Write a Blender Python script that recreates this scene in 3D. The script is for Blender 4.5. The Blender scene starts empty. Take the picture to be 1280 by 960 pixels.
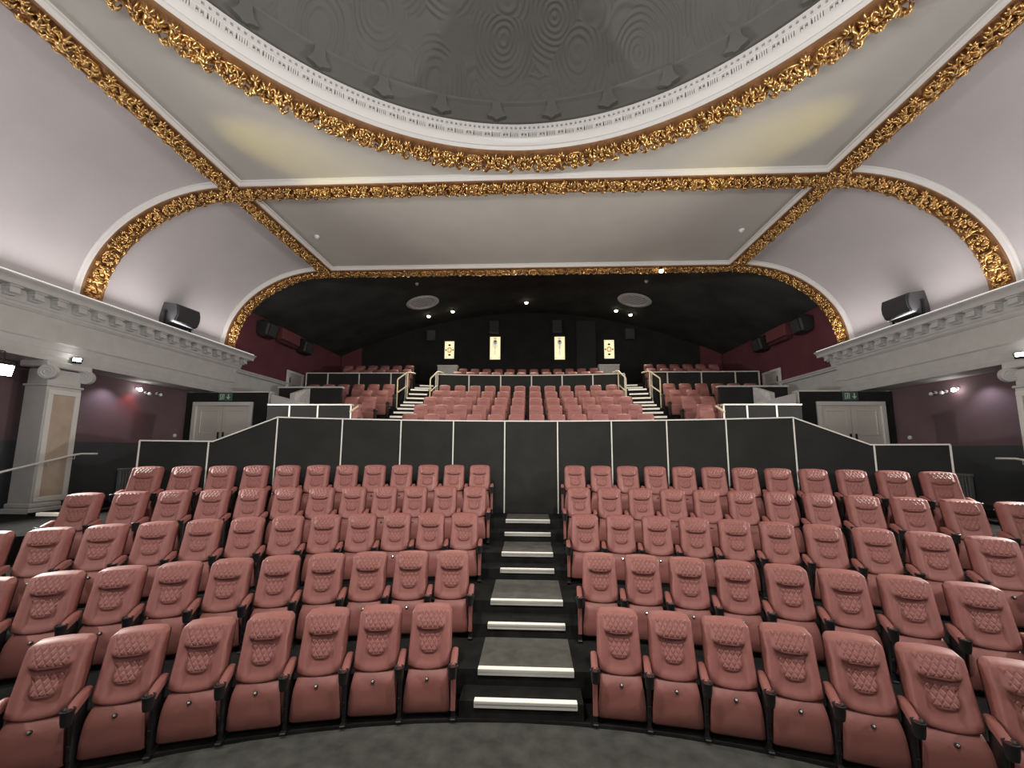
import bpy, bmesh, math, random
from mathutils import Vector, Matrix
random.seed(7)
PI = math.pi
sc = bpy.context.scene
COL = sc.collection

# ------------------------------------------------------------------ helpers
def link(o, parent=None):
    COL.objects.link(o)
    if parent is not None:
        o.parent = parent
    return o

def tag(o, label=None, cat=None, group=None, kind=None):
    if label: o['label'] = label
    if cat: o['category'] = cat
    if group: o['group'] = group
    if kind: o['kind'] = kind
    return o

def thing(name, label, cat, loc=(0, 0, 0), rz=0.0, group=None):
    o = bpy.data.objects.new(name, None)
    o.empty_display_size = 0.1
    o.location = loc
    o.rotation_euler = (0, 0, rz)
    link(o)
    return tag(o, label, cat, group)

def holder(name, loc=(0, 0, 0)):
    o = bpy.data.objects.new(name, None)
    o.location = loc
    link(o)
    return tag(o, kind='structure')

class MB:
    """collects faces for ONE mesh object"""
    def __init__(self):
        self.v = []; self.f = []
    def add(self, vs, fs):
        b = len(self.v)
        self.v.extend([tuple(p) for p in vs])
        self.f.extend([tuple(b + i for i in f) for f in fs])
        return self
    def box(self, x0, x1, y0, y1, z0, z1, M=None):
        vs = [(x, y, z) for z in (z0, z1) for y in (y0, y1) for x in (x0, x1)]
        if M is not None: vs = [M @ Vector(p) for p in vs]
        return self.add(vs, [(0, 2, 3, 1), (4, 5, 7, 6), (0, 1, 5, 4), (2, 6, 7, 3), (0, 4, 6, 2), (1, 3, 7, 5)])
    def rbox(self, x0, x1, y0, y1, z0, z1, r=0.01, seg=2, M=None):
        bm = bmesh.new()
        bmesh.ops.create_cube(bm, size=1.0)
        for v in bm.verts:
            v.co = Vector(((x0 + x1) / 2 + v.co.x * (x1 - x0), (y0 + y1) / 2 + v.co.y * (y1 - y0), (z0 + z1) / 2 + v.co.z * (z1 - z0)))
        bmesh.ops.bevel(bm, geom=bm.edges[:], offset=r, segments=seg, affect='EDGES', profile=0.5)
        return self.bm(bm, M)
    def bm(self, bm, M=None):
        bm.verts.index_update()
        vs = [(M @ v.co if M is not None else v.co.copy()) for v in bm.verts]
        fs = [[v.index for v in f.verts] for f in bm.faces]
        bm.free()
        return self.add(vs, fs)
    def cyl(self, p0, p1, r0, r1=None, n=16, cap=True):
        r1 = r0 if r1 is None else r1
        p0 = Vector(p0); p1 = Vector(p1)
        d = (p1 - p0).normalized()
        a = d.orthogonal().normalized(); b = d.cross(a)
        vs = []
        for p, r in ((p0, r0), (p1, r1)):
            for i in range(n):
                t = 2 * PI * i / n
                vs.append(p + a * (r * math.cos(t)) + b * (r * math.sin(t)))
        fs = [(i, (i + 1) % n, n + (i + 1) % n, n + i) for i in range(n)]
        if cap:
            fs += [tuple(range(n - 1, -1, -1)), tuple(range(n, 2 * n))]
        return self.add(vs, fs)
    def tube(self, pts, r, n=8, closed=False, cap=True):
        pts = [Vector(p) for p in pts]
        rs = r if isinstance(r, (list, tuple)) else [r] * len(pts)
        vs = []; fs = []; m = len(pts)
        prev = None
        for i, p in enumerate(pts):
            q0 = pts[(i - 1) % m] if (closed or i > 0) else p
            q1 = pts[(i + 1) % m] if (closed or i < m - 1) else p
            d = (q1 - q0).normalized()
            if prev is None:
                a = d.orthogonal().normalized()
            else:
                a = (prev - d * prev.dot(d)).normalized()
            prev = a
            b = d.cross(a)
            for k in range(n):
                t = 2 * PI * k / n
                vs.append(p + a * (rs[i] * math.cos(t)) + b * (rs[i] * math.sin(t)))
        for i in range(m if closed else m - 1):
            j = (i + 1) % m
            for k in range(n):
                l = (k + 1) % n
                fs.append((i * n + k, i * n + l, j * n + l, j * n + k))
        if cap and not closed:
            fs += [tuple(range(n - 1, -1, -1)), tuple(range((m - 1) * n, m * n))]
        return self.add(vs, fs)
    def sweep(self, prof, frames, closed_prof=True, closed_path=False, cap=True):
        """prof: [(b, n)], frames: [(P, B, N)]"""
        n = len(prof); m = len(frames)
        vs = []
        for P, B, N in frames:
            P = Vector(P); B = Vector(B); N = Vector(N)
            for b, c in prof:
                vs.append(P + B * b + N * c)
        fs = []
        for i in range(m if closed_path else m - 1):
            j = (i + 1) % m
            for k in range(n if closed_prof else n - 1):
                l = (k + 1) % n
                fs.append((i * n + k, i * n + l, j * n + l, j * n + k))
        if cap and closed_prof and not closed_path:
            fs += [tuple(range(n - 1, -1, -1)), tuple(range((m - 1) * n, m * n))]
        return self.add(vs, fs)
    def lathe(self, prof, M=None, n=24, cap=False):
        """prof [(r, z)] about z"""
        vs = []; fs = []
        for r, z in prof:
            for i in range(n):
                t = 2 * PI * i / n
                p = Vector((r * math.cos(t), r * math.sin(t), z))
                vs.append(M @ p if M is not None else p)
        for j in range(len(prof) - 1):
            for i in range(n):
                k = (i + 1) % n
                fs.append((j * n + i, j * n + k, (j + 1) * n + k, (j + 1) * n + i))
        if cap:
            fs += [tuple(range(n - 1, -1, -1)), tuple(range((len(prof) - 1) * n, len(prof) * n))]
        return self.add(vs, fs)
    def mesh(self, name, mat, smooth=False, fix=True):
        me = bpy.data.meshes.new(name)
        me.from_pydata([tuple(p) for p in self.v], [], self.f)
        if fix:
            bm = bmesh.new(); bm.from_mesh(me)
            bmesh.ops.recalc_face_normals(bm, faces=bm.faces[:])
            bm.to_mesh(me); bm.free()
        if mat is not None: me.materials.append(mat)
        if smooth:
            me.polygons.foreach_set('use_smooth', [True] * len(me.polygons))
            if smooth != 'all':
                try: me.set_sharp_from_angle(angle=math.radians(smooth if smooth is not True else 40))
                except Exception: pass
        me.update()
        return me
    def build(self, name, mat, parent=None, smooth=False, fix=True):
        o = bpy.data.objects.new(name, self.mesh(name, mat, smooth, fix))
        return link(o, parent)

def struct(name, mb, mat, parent=None, smooth=False, fix=True):
    o = mb.build(name, mat, parent, smooth, fix)
    if parent is None: o['kind'] = 'structure'
    return o

def copy_tree(o, parent=None):
    c = o.copy(); COL.objects.link(c)
    if parent is not None: c.parent = parent
    for ch in list(o.children): copy_tree(ch, c)
    return c

# ------------------------------------------------------------------ materials
def mat(name, col, rough=0.6, metal=0.0, spec=None, bump=None, bscale=60, bdist=0.003, var=0.0, vscale=3.0, emit=None, estr=0.0):
    m = bpy.data.materials.new(name); m.use_nodes = True
    nt = m.node_tree; b = nt.nodes['Principled BSDF']
    b.inputs['Base Color'].default_value = (*col, 1)
    b.inputs['Roughness'].default_value = rough
    b.inputs['Metallic'].default_value = metal
    if spec is not None: b.inputs['Specular IOR Level'].default_value = spec
    tc = None
    if var or bump:
        tc = nt.nodes.new('ShaderNodeTexCoord')
    if var:
        n = nt.nodes.new('ShaderNodeTexNoise'); n.inputs['Scale'].default_value = vscale; n.inputs['Detail'].default_value = 5
        nt.links.new(tc.outputs['Object'], n.inputs['Vector'])
        r = nt.nodes.new('ShaderNodeMapRange')
        r.inputs['From Min'].default_value = 0.3; r.inputs['From Max'].default_value = 0.7
        r.inputs['To Min'].default_value = 1 - var; r.inputs['To Max'].default_value = 1 + var
        nt.links.new(n.outputs['Fac'], r.inputs['Value'])
        mx = nt.nodes.new('ShaderNodeVectorMath'); mx.operation = 'SCALE'
        mx.inputs[0].default_value = col
        nt.links.new(r.outputs['Result'], mx.inputs['Scale'])
        nt.links.new(mx.outputs['Vector'], b.inputs['Base Color'])
    if bump:
        n = nt.nodes.new('ShaderNodeTexNoise'); n.inputs['Scale'].default_value = bscale; n.inputs['Detail'].default_value = 4
        nt.links.new(tc.outputs['Object'], n.inputs['Vector'])
        bp = nt.nodes.new('ShaderNodeBump'); bp.inputs['Strength'].default_value = bump; bp.inputs['Distance'].default_value = bdist
        nt.links.new(n.outputs['Fac'], bp.inputs['Height'])
        nt.links.new(bp.outputs['Normal'], b.inputs['Normal'])
    if emit is not None:
        b.inputs['Emission Color'].default_value = (*emit, 1)
        b.inputs['Emission Strength'].default_value = estr
    return m

LEATHER = (0.29, 0.110, 0.096)
M_leather = mat('leather', LEATHER, 0.54, bump=0.25, bscale=90, bdist=0.002, var=0.07, vscale=9)
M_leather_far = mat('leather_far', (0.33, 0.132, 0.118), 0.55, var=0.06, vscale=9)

def quilt():
    m = mat('quilted_leather', LEATHER, 0.58)
    nt = m.node_tree; b = nt.nodes['Principled BSDF']
    tc = nt.nodes.new('ShaderNodeTexCoord')
    sp = nt.nodes.new('ShaderNodeSeparateXYZ'); nt.links.new(tc.outputs['Object'], sp.inputs[0])
    def math_(op, a, bb=None, c=None):
        n = nt.nodes.new('ShaderNodeMath'); n.operation = op
        for i, q in enumerate((a, bb, c)):
            if q is None: continue
            if isinstance(q, (int, float)): n.inputs[i].default_value = q
            else: nt.links.new(q, n.inputs[i])
        return n.outputs[0]
    x = math_('MULTIPLY', sp.outputs['X'], 19.0); z = math_('MULTIPLY', sp.outputs['Z'], 13.5)
    hs = []
    for op in ('ADD', 'SUBTRACT'):
        f = math_('FRACT', math_(op, x, z))
        d = math_('ABSOLUTE', math_('SUBTRACT', f, 0.5))       # 0 mid .. 0.5 at the seam
        h = math_('SMOOTH_MIN', math_('MULTIPLY', math_('SUBTRACT', 0.5, d), 4.0), 1.0, 0.4)
        hs.append(h)
    h = math_('MINIMUM', hs[0], hs[1])
    bp = nt.nodes.new('ShaderNodeBump'); bp.inputs['Strength'].default_value = 0.9; bp.inputs['Distance'].default_value = 0.008
    nt.links.new(h, bp.inputs['Height']); nt.links.new(bp.outputs['Normal'], b.inputs['Normal'])
    return m
M_quilt = quilt()

M_black = mat('black_plastic', (0.013, 0.013, 0.014), 0.45)
M_blackm = mat('black_metal', (0.02, 0.02, 0.021), 0.4, 0.4)
M_rim = mat('cup_rim', (0.06, 0.06, 0.062), 0.22)
M_chrome = mat('chrome', (0.8, 0.8, 0.8), 0.2, 1.0)
M_ceil = mat('ceiling_paint', (0.575, 0.56, 0.52), 0.85, bump=0.25, bscale=14, bdist=0.01, var=0.035, vscale=1.1)
M_cove = mat('cove_paint', (0.56, 0.53, 0.535), 0.85, bump=0.25, bscale=12, bdist=0.01, var=0.045, vscale=0.8)
M_white = mat('white_moulding', (0.78, 0.765, 0.74), 0.6)
M_friezeg = mat('frieze_recess_shade', (0.10, 0.095, 0.085), 0.9)  # dark colour stands in for the shade behind the pierced screen
M_cornice = mat('cornice_paint', (0.60, 0.60, 0.585), 0.7, var=0.05, vscale=4)
M_gold = mat('gold_leaf', (0.78, 0.50, 0.20), 0.27, 0.92, bump=0.5, bscale=45, bdist=0.01, var=0.28, vscale=7)
M_bronze = mat('bronze_ground', (0.36, 0.19, 0.09), 0.5, 0.4, var=0.2, vscale=6)
M_fabric = mat('black_fabric', (0.030, 0.031, 0.030), 0.95, spec=0.15, bump=0.3, bscale=200, bdist=0.002, var=0.12, vscale=2)
M_carpet = mat('dark_carpet', (0.018, 0.0185, 0.018), 1.0, spec=0.05, bump=0.5, bscale=160, bdist=0.004, var=0.3, vscale=5)
M_carpetg = mat('grey_carpet', (0.075, 0.078, 0.070), 1.0, spec=0.05, bump=0.6, bscale=120, bdist=0.006, var=0.25, vscale=6)
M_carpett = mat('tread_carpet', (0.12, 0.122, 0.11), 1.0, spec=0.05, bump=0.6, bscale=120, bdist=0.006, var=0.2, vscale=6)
M_trimw = mat('cream_trim', (0.80, 0.79, 0.74), 0.5)
M_darkwall = mat('black_wall', (0.028, 0.0285, 0.028), 0.85, spec=0.2, var=0.2, vscale=1.5)
M_darkceil = mat('black_ceiling_lit', (0.055, 0.0555, 0.053), 0.9, spec=0.1, var=0.25, vscale=0.9)  # lighter than the black wall: lamplight put into the colour
M_red = mat('burgundy_wall', (0.16, 0.052, 0.064), 0.85, spec=0.2, var=0.12, vscale=1.2)
M_redg = mat('aisle_wall_hazed', (0.16, 0.10, 0.115), 0.8, var=0.15, vscale=1.0)  # wall colour lightened to put the haze of the bay into it
M_dado = mat('dado_hazed', (0.07, 0.075, 0.08), 0.6, var=0.1, vscale=2)  # dado colour raised to carry the same haze
M_door = mat('cream_door', (0.74, 0.715, 0.65), 0.55)
M_cream = mat('cream_metal', (0.86, 0.79, 0.58), 0.4)
M_grey = mat('grey_laminate', (0.56, 0.57, 0.55), 0.7, var=0.15, vscale=12)
M_speaker = mat('speaker_black', (0.075, 0.077, 0.082), 0.35)
M_grille = mat('speaker_grille', (0.06, 0.062, 0.066), 0.4, bump=0.6, bscale=300, bdist=0.002)
M_speakd = mat('speaker_dark', (0.02, 0.021, 0.021), 0.6)
M_nose = mat('nosing_white', (0.86, 0.83, 0.76), 0.45, emit=(1.0, 0.9, 0.76), estr=0.28)
M_noser = mat('nosing_riser', (0.52, 0.52, 0.48), 0.5)
M_nosem = mat('nosing_metal', (0.55, 0.55, 0.53), 0.35, 0.7)
M_salmon = mat('panel_stone', (0.52, 0.42, 0.34), 0.6, var=0.12, vscale=4)
M_vent = mat('vent_grey', (0.66, 0.65, 0.62), 0.6)
M_green = mat('sign_green', (0.045, 0.14, 0.10), 0.5)
M_signw = mat('sign_white', (0.75, 0.8, 0.76), 0.5)
M_rad = mat('radiator_paint', (0.24, 0.24, 0.24), 0.5)
M_pinkbox = mat('burgundy_panel', (0.20, 0.062, 0.065), 0.6)
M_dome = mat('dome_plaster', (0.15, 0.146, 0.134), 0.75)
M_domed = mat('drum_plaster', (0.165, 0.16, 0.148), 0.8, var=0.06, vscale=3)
def lampmat(n, col, s): return mat(n, (0.9, 0.9, 0.9), 0.4, emit=col, estr=s)
M_lamp = lampmat('lamp_warm', (1.0, 0.86, 0.62), 14)
M_lampw = lampmat('lamp_white', (1.0, 0.97, 0.92), 30)
M_led = lampmat('led_strip', (1.0, 0.95, 0.92), .55)
M_glass_w = lampmat('lit_glass', (1.0, 0.88, 0.48), 0.95)
M_amber = lampmat('amber_glass', (1.0, 0.55, 0.12), 0.55)
M_ltblue = lampmat('pale_glass', (0.42, 0.40, 0.42), 0.5)
M_pale = lampmat('mauve_glass', (0.85, 0.75, 0.62), 0.8)
M_lead = mat('lead', (0.03, 0.025, 0.02), 0.6)
M_white_dot = mat('white_plastic', (0.8, 0.8, 0.8), 0.4)

def swirl_dome(m):
    nt = m.node_tree; b = nt.nodes['Principled BSDF']
    tc = nt.nodes.new('ShaderNodeTexCoord')
    vo = nt.nodes.new('ShaderNodeTexVoronoi'); vo.inputs['Scale'].default_value = 1.15; vo.inputs['Randomness'].default_value = 1.0
    nz = nt.nodes.new('ShaderNodeTexNoise'); nz.inputs['Scale'].default_value = 1.3
    nt.links.new(tc.outputs['Object'], nz.inputs['Vector'])
    ad = nt.nodes.new('ShaderNodeVectorMath'); ad.operation = 'MULTIPLY_ADD'
    ad.inputs[1].default_value = (0.10, 0.10, 0.0)
    nt.links.new(nz.outputs['Color'], ad.inputs[0]); nt.links.new(tc.outputs['Object'], ad.inputs[2])
    fl = nt.nodes.new('ShaderNodeVectorMath'); fl.operation = 'MULTIPLY'; fl.inputs[1].default_value = (1, 1, 0.0)
    nt.links.new(ad.outputs[0], fl.inputs[0]); nt.links.new(fl.outputs[0], vo.inputs['Vector'])
    mu = nt.nodes.new('ShaderNodeMath'); mu.operation = 'MULTIPLY'; mu.inputs[1].default_value = 62.0
    nt.links.new(vo.outputs['Distance'], mu.inputs[0])
    si = nt.nodes.new('ShaderNodeMath'); si.operation = 'SINE'; nt.links.new(mu.outputs[0], si.inputs[0])
    n2 = nt.nodes.new('ShaderNodeTexNoise'); n2.inputs['Scale'].default_value = 1.6
    nt.links.new(tc.outputs['Object'], n2.inputs['Vector'])
    mr = nt.nodes.new('ShaderNodeMapRange'); mr.inputs['From Min'].default_value = 0.36; mr.inputs['From Max'].default_value = 0.5
    nt.links.new(n2.outputs['Fac'], mr.inputs['Value'])
    m2 = nt.nodes.new('ShaderNodeMath'); m2.operation = 'MULTIPLY'
    nt.links.new(si.outputs[0], m2.inputs[0]); nt.links.new(mr.outputs[0], m2.inputs[1])
    bp = nt.nodes.new('ShaderNodeBump'); bp.inputs['Strength'].default_value = 0.6; bp.inputs['Distance'].default_value = 0.016
    nt.links.new(m2.outputs[0], bp.inputs['Height']); nt.links.new(bp.outputs['Normal'], b.inputs['Normal'])
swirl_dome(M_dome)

# ------------------------------------------------------------------ camera
F, PITCH, YAW, ROLL, CX, CZ, CY = 509.997, 0.124085, 0.044737, 0.004616, 0.12077, 2.7, 500.318
cam_d = bpy.data.cameras.new('camera'); cam = bpy.data.objects.new('camera', cam_d); link(cam)
cam_d.sensor_fit = 'HORIZONTAL'; cam_d.sensor_width = 36.0
cam_d.lens = F / 1280 * 36.0
cam_d.shift_y = (CY - 480) / 1280
cam_d.clip_start = 0.05; cam_d.clip_end = 200
fw = Vector((-math.sin(YAW) * math.cos(PITCH), math.cos(YAW) * math.cos(PITCH), math.sin(PITCH)))
rt = Vector((math.cos(YAW), math.sin(YAW), 0)); up = rt.cross(fw)
rt2 = rt * math.cos(ROLL) + up * math.sin(ROLL); up2 = up * math.cos(ROLL) - rt * math.sin(ROLL)
R3 = Matrix((rt2, up2, -fw)).transposed()
cam.matrix_world = Matrix.Translation((CX, 0, CZ)) @ R3.to_4x4()
sc.camera = cam

# ------------------------------------------------------------------ hall dimensions
ZC = 8.75          # flat ceiling
XR = 6.72          # longitudinal rib lines
Y1, Y2 = 8.56, 12.9
XW = 10.05         # vault foot
ZF = 6.05
YN = -4.6          # near end of what is built
DX, DY, DR = 0.0, 1.92, 6.04
HV = ZC - ZF; AV = XW - XR

def cove(t):   # t 0 at the flat, 1 at the foot -> (x, z), normal (inward)
    a = t * PI / 2
    x = XR + AV * math.sin(a); z = ZF + HV * math.cos(a)
    n = Vector((-math.sin(a) / AV, 0, -math.cos(a) / HV)).normalized()
    return x, z, n

# ---- flat ceiling with the round opening
mb = MB()
N = 120; RO = 5.86
circ = []; rect = []
for i in range(N):
    t = 2 * PI * i / N
    c, s = math.cos(t), math.sin(t)
    circ.append((DX + RO * c, DY + RO * s, ZC))
    ks = []
    if c > 1e-9: ks.append(XR / c)
    if c < -1e-9: ks.append(-XR / c)
    if s > 1e-9: ks.append((Y1 - DY) / s)
    if s < -1e-9: ks.append((YN - DY) / s)
    k = min(ks)
    rect.append((DX + k * c, DY + k * s, ZC))
mb.add(circ + rect, [(i, (i + 1) % N, N + (i + 1) % N, N + i) for i in range(N)])
# corners
def corner(x, y):
    ang = math.atan2(y - DY, x - DX) % (2 * PI)
    i = int(ang / (2 * PI) * N)
    mb.add([rect[i], (x, y, ZC), rect[(i + 1) % N]], [(0, 1, 2)])
for x in (-XR, XR):
    for y in (YN, Y1): corner(x, y)
mb.add([(-XR, Y1, ZC), (XR, Y1, ZC), (XR, Y2, ZC), (-XR, Y2, ZC)], [(0, 1, 2, 3)])
# the slab's upper side
mb.box(-XR, XR, Y1, Y2, ZC + 0.05, ZC + 0.25)
struct('ceiling', mb, M_ceil, fix=False)
# coves
for sd, nm in ((-1, 'left'), (1, 'right')):
    mb = MB(); vs = []; fs = []
    n = 24
    for j, y in enumerate((YN, Y2)):
        for i in range(n + 1):
            x, z, _ = cove(i / n); vs.append((sd * x, y, z))
    for i in range(n): fs.append((i, i + 1, n + 1 + i + 1, n + 1 + i))
    mb.add(vs, fs)
    struct('ceiling_cove_' + nm, mb, M_cove, smooth='all')

# ---- gilded scroll motif ------------------------------------------------
def motif(L=0.62, W=0.42, H=0.075, wild=0.0):
    """vertices in (s, b, n) and faces: rinceau scroll with acanthus leaves and a husk"""
    m = MB()
    def ell(c, ax, ay, az, rot, n1=7, n2=4, tilt=0.0):
        vs = []; fs = []
        cr, sr = math.cos(rot), math.sin(rot)
        for j in range(n2 + 1):
            ph = PI * (j / n2) / 2     # dome
            for i in range(n1):
                t = 2 * PI * i / n1
                x = ax * math.cos(t) * math.cos(ph); y = ay * math.sin(t) * math.cos(ph); z = az * math.sin(ph) + tilt * x
                vs.append((c[0] + x * cr - y * sr, c[1] + x * sr + y * cr, c[2] + z))
        for j in range(n2):
            for i in range(n1):
                k = (i + 1) % n1
                fs.append((j * n1 + i, j * n1 + k, (j + 1) * n1 + k, (j + 1) * n1 + i))
        m.add(vs, fs)
    def leaf(p, ang, ln, wd, h):
        for q in (-1, -.5, 0, .5, 1):
            a = ang + q * .75; l = ln * (1.05 - .3 * abs(q)); pts = []; rr = []
            for k in range(5):
                t = k / 4; aa = a + q * .9 * t * t
                pts.append((p[0] + math.cos(aa) * l * t, p[1] + math.sin(aa) * l * t, h * (.25 + .75 * math.sin(PI * min(1, t * .85 + .1)))))
                rr.append(wd * (.085 + .11 * math.sin(PI * (.15 + .75 * t))))
            m.tube(pts, rr, 5)
    for half in (0, 1):
        s0 = L * (0.25 + 0.5 * half); sg = 1 if half == 0 else -1
        # spiral
        pts = []; rr = []
        n = 22
        for i in range(n):
            q = i / (n - 1)
            a = sg * (-PI * 0.9 + q * PI * 2.6)
            r = W * 0.36 * (1 - 0.78 * q)
            pts.append((s0 + r * math.cos(a) * 0.95, sg * W * 0.05 + r * math.sin(a), H * (0.35 + 0.35 * q)))
            rr.append(W * (0.055 - 0.02 * q))
        m.tube(pts, rr, 5)
        ell((s0, sg * W * 0.05, H * .3), W * .10, W * .10, H * .8, 0, 8, 3)
        for k, (a, l) in enumerate(((0.5, .26), (1.7, .2), (2.9, .24), (4.3, .22), (5.4, .2))):
            a += sg * 0.4
            leaf((s0 + W * .2 * math.cos(a), sg * W * .05 + W * .2 * math.sin(a)), a + sg * 0.7, W * l * 1.2, W * .2, H)
    # linking stem and husk
    pts = []
    for i in range(14):
        q = i / 13
        pts.append((L * q, W * 0.30 * math.sin(2 * PI * q + PI), H * .35))
    m.tube(pts, W * .05, 5)
    for q in (0.02, 0.5):
        leaf((L * q, 0), 0.15 if q < .1 else PI + .2, W * .36, W * .34, H * 1.15)
        leaf((L * q, W * .3), 1.9, W * .2, W * .2, H * .9); leaf((L * q, -W * .3), -1.9, W * .2, W * .2, H * .9)
    return m.v, m.f
MOT_RIB = motif(0.92, 0.46, 0.085)
MOT_RING = motif(1.05, 0.50, 0.13)

def gild(mb, mot, frames, L, flip=False):
    """lay the motif along frames [(P,B,N)], repeating"""
    ds = [0.0]
    for a, b in zip(frames[:-1], frames[1:]): ds.append(ds[-1] + (Vector(b[0]) - Vector(a[0])).length)
    total = ds[-1]
    k = max(1, round(total / L)); sc_ = total / (k * L)
    F_ = [(Vector(p), Vector(b), Vector(n)) for p, b, n in frames]
    import bisect
    def at(s):
        s = min(max(s, 0), total)
        i = min(max(bisect.bisect_right(ds, s) - 1, 0), len(ds) - 2)
        f = (s - ds[i]) / (ds[i + 1] - ds[i])
        return [F_[i][j].lerp(F_[i + 1][j], f) for j in range(3)]
    V, Fc = mot
    for i in range(k):
        vs = []
        mir = -1 if i % 2 else 1
        for s, b, n in V:
            P, B, Nn = at((i * L + s) * sc_)
            vs.append(P + B * (b * mir) + Nn * n)
        mb.add(vs, Fc)
    return mb

def rib(name, frames, wgold=0.46, drop=0.10):
    """white moulded beam with a gilded soffit; frames lie on the ceiling surface, N points into the hall"""
    r = holder(name)
    h = wgold / 2
    prof = [(-h - .075, -.02), (-h - .075, .025), (-h - .065, .032), (-h - .055, .02), (-h - .035, .04), (-h - .03, drop - .02), (-h - .012, drop), (-h, drop + .012),
            (h, drop + .012), (h + .012, drop), (h + .03, drop - .02), (h + .035, .04), (h + .055, .02), (h + .065, .032), (h + .075, .025), (h + .075, -.02)]
    mb = MB(); mb.sweep(prof, frames); mb.build('moulding', M_white, r, smooth=35)
    mb = MB(); mb.sweep([(-h - .005, drop), (-h - .005, drop + .03), (-h + .02, drop + .035), (-h + .04, drop + .016), (h - .04, drop + .016), (h - .02, drop + .035), (h + .005, drop + .03), (h + .005, drop)], frames)
    mb.build('gilded_ground', M_bronze, r)
    g = [(Vector(p) + Vector(n) * (drop + .012), b, n) for p, b, n in frames]
    mb = MB(); gild(mb, MOT_RIB, g, 0.92)
    mb.build('gilded_scrollwork', M_gold, r, smooth='all', fix=False)
    return r

down = Vector((0, 0, -1))
idx = 1
for sd in (-1, 1):
    nrm = Vector((-sd * 0.12, 0, -1)).normalized()
    fr = [((sd * (XR + .0), YN + (Y2 - YN) * i / 40, ZC), Vector((1, 0, 0)), down) for i in range(41)]
    rib(f'trim_{idx}', fr); idx += 1
for Y in (Y1, Y2):
    fr = [((-XR + 2 * XR * i / 30, Y, ZC), Vector((0, 1, 0)), down) for i in range(31)]
    rib(f'trim_{idx}', fr); idx += 1
    for sd in (-1, 1):
        fr = []
        for i in range(25):
            x, z, n = cove(i / 24)
            fr.append(((sd * x, Y, z), Vector((0, 1, 0)), Vector((sd * n.x, 0, n.z))))
        rib(f'trim_{idx}', fr); idx += 1

# ---- dome ring
ring = holder(f'trim_{idx}', (DX, DY, 0)); idx += 1
def ringframes(r, z, n=160, a0=0.0, a1=2 * PI):
    return [((r * math.cos(a0 + (a1 - a0) * i / n), r * math.sin(a0 + (a1 - a0) * i / n), z), Vector((math.cos(a0 + (a1 - a0) * i / n), math.sin(a0 + (a1 - a0) * i / n), 0)), down) for i in range(n + 1)]
mb = MB(); n = 160
mb.lathe([(6.06, ZC + .01), (6.05, ZC - .03), (5.98, ZC - .07), (5.70, ZC - .06), (5.62, ZC - .02), (5.60, ZC + .04)], n=n)
mb.build('gilded_ground', M_bronze, ring, smooth='all')
mb = MB()
gild(mb, MOT_RING, [(p, b, (Vector(nn) * 1.0 + Vector(b) * 0.25).normalized()) for p, b, nn in ringframes(5.87, ZC - .05)], 1.05)
mb.build('gilded_scrollwork', M_gold, ring, smooth='all', fix=False)
mb = MB()
mb.lathe([(5.62, ZC - .03), (5.58, ZC + .02), (5.60, ZC + .06), (5.56, ZC + .14), (5.53, ZC + .16), (5.53, ZC + .19), (5.57, ZC + .20)], n=n)
mb.build('plain_fascia', M_white, ring, smooth=30)
mb = MB()
Z0 = ZC + .19; Z1 = ZC + .50
mb.lathe([(5.60, Z0), (5.60, Z1 - .02), (5.54, Z1 - .01), (5.54, Z1 + .02), (6.05, Z1 + .03)], n=n)
mb.build('frieze_ground', M_friezeg, ring, smooth=30)
# pierced frieze ornaments: a row of triglyph bars and a row of arches with beads
mb = MB()
K = 190
for i in range(K):
    a = 2 * PI * (i + .5) / K
    M = Matrix.Rotation(a, 4, 'Z') @ Matrix.Translation((5.60, 0, 0))
    # lower row: plate with slots cut between bars, or a palmette
    if i % 2 == 0:
        for q in (-.088, -.052, -.018, .016, .05): mb.box(-.04, .0, q, q + .024, Z0 + .01, Z0 + .125, M)
    else:
        mb.box(-.04, .0, -.088, -.05, Z0 + .01, Z0 + .125, M); mb.box(-.04, .0, .05, .095, Z0 + .01, Z0 + .125, M)
        for q, hh in ((-.03, .06), (0, .10), (.03, .06)): mb.box(-.03, .0, q - .012, q + .012, Z0 + .01, Z0 + .01 + hh, M)
        mb.box(-.04, .0, -.05, .05, Z0 + .115, Z0 + .13, M)
    mb.box(-.045, .0, -.094, .094, Z0 + .125, Z0 + .150, M)
    mb.box(-.045, .0, -.094, .094, Z0 - .0, Z0 + .018, M)
    # upper row: arcade with small dark openings
    for q in (-.0945, 0.0):
        mb.box(-.055, .0, q, q + .052, Z0 + .145, Z1 - .02, M)
        mb.box(-.055, .0, q + .052, q + .0945, Z0 + .235, Z1 - .02, M)
        mb.box(-.055, .0, q + .052, q + .0945, Z0 + .145, Z0 + .185, M)
mb.build('frieze_ornament', M_white, ring, fix=False)
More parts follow.
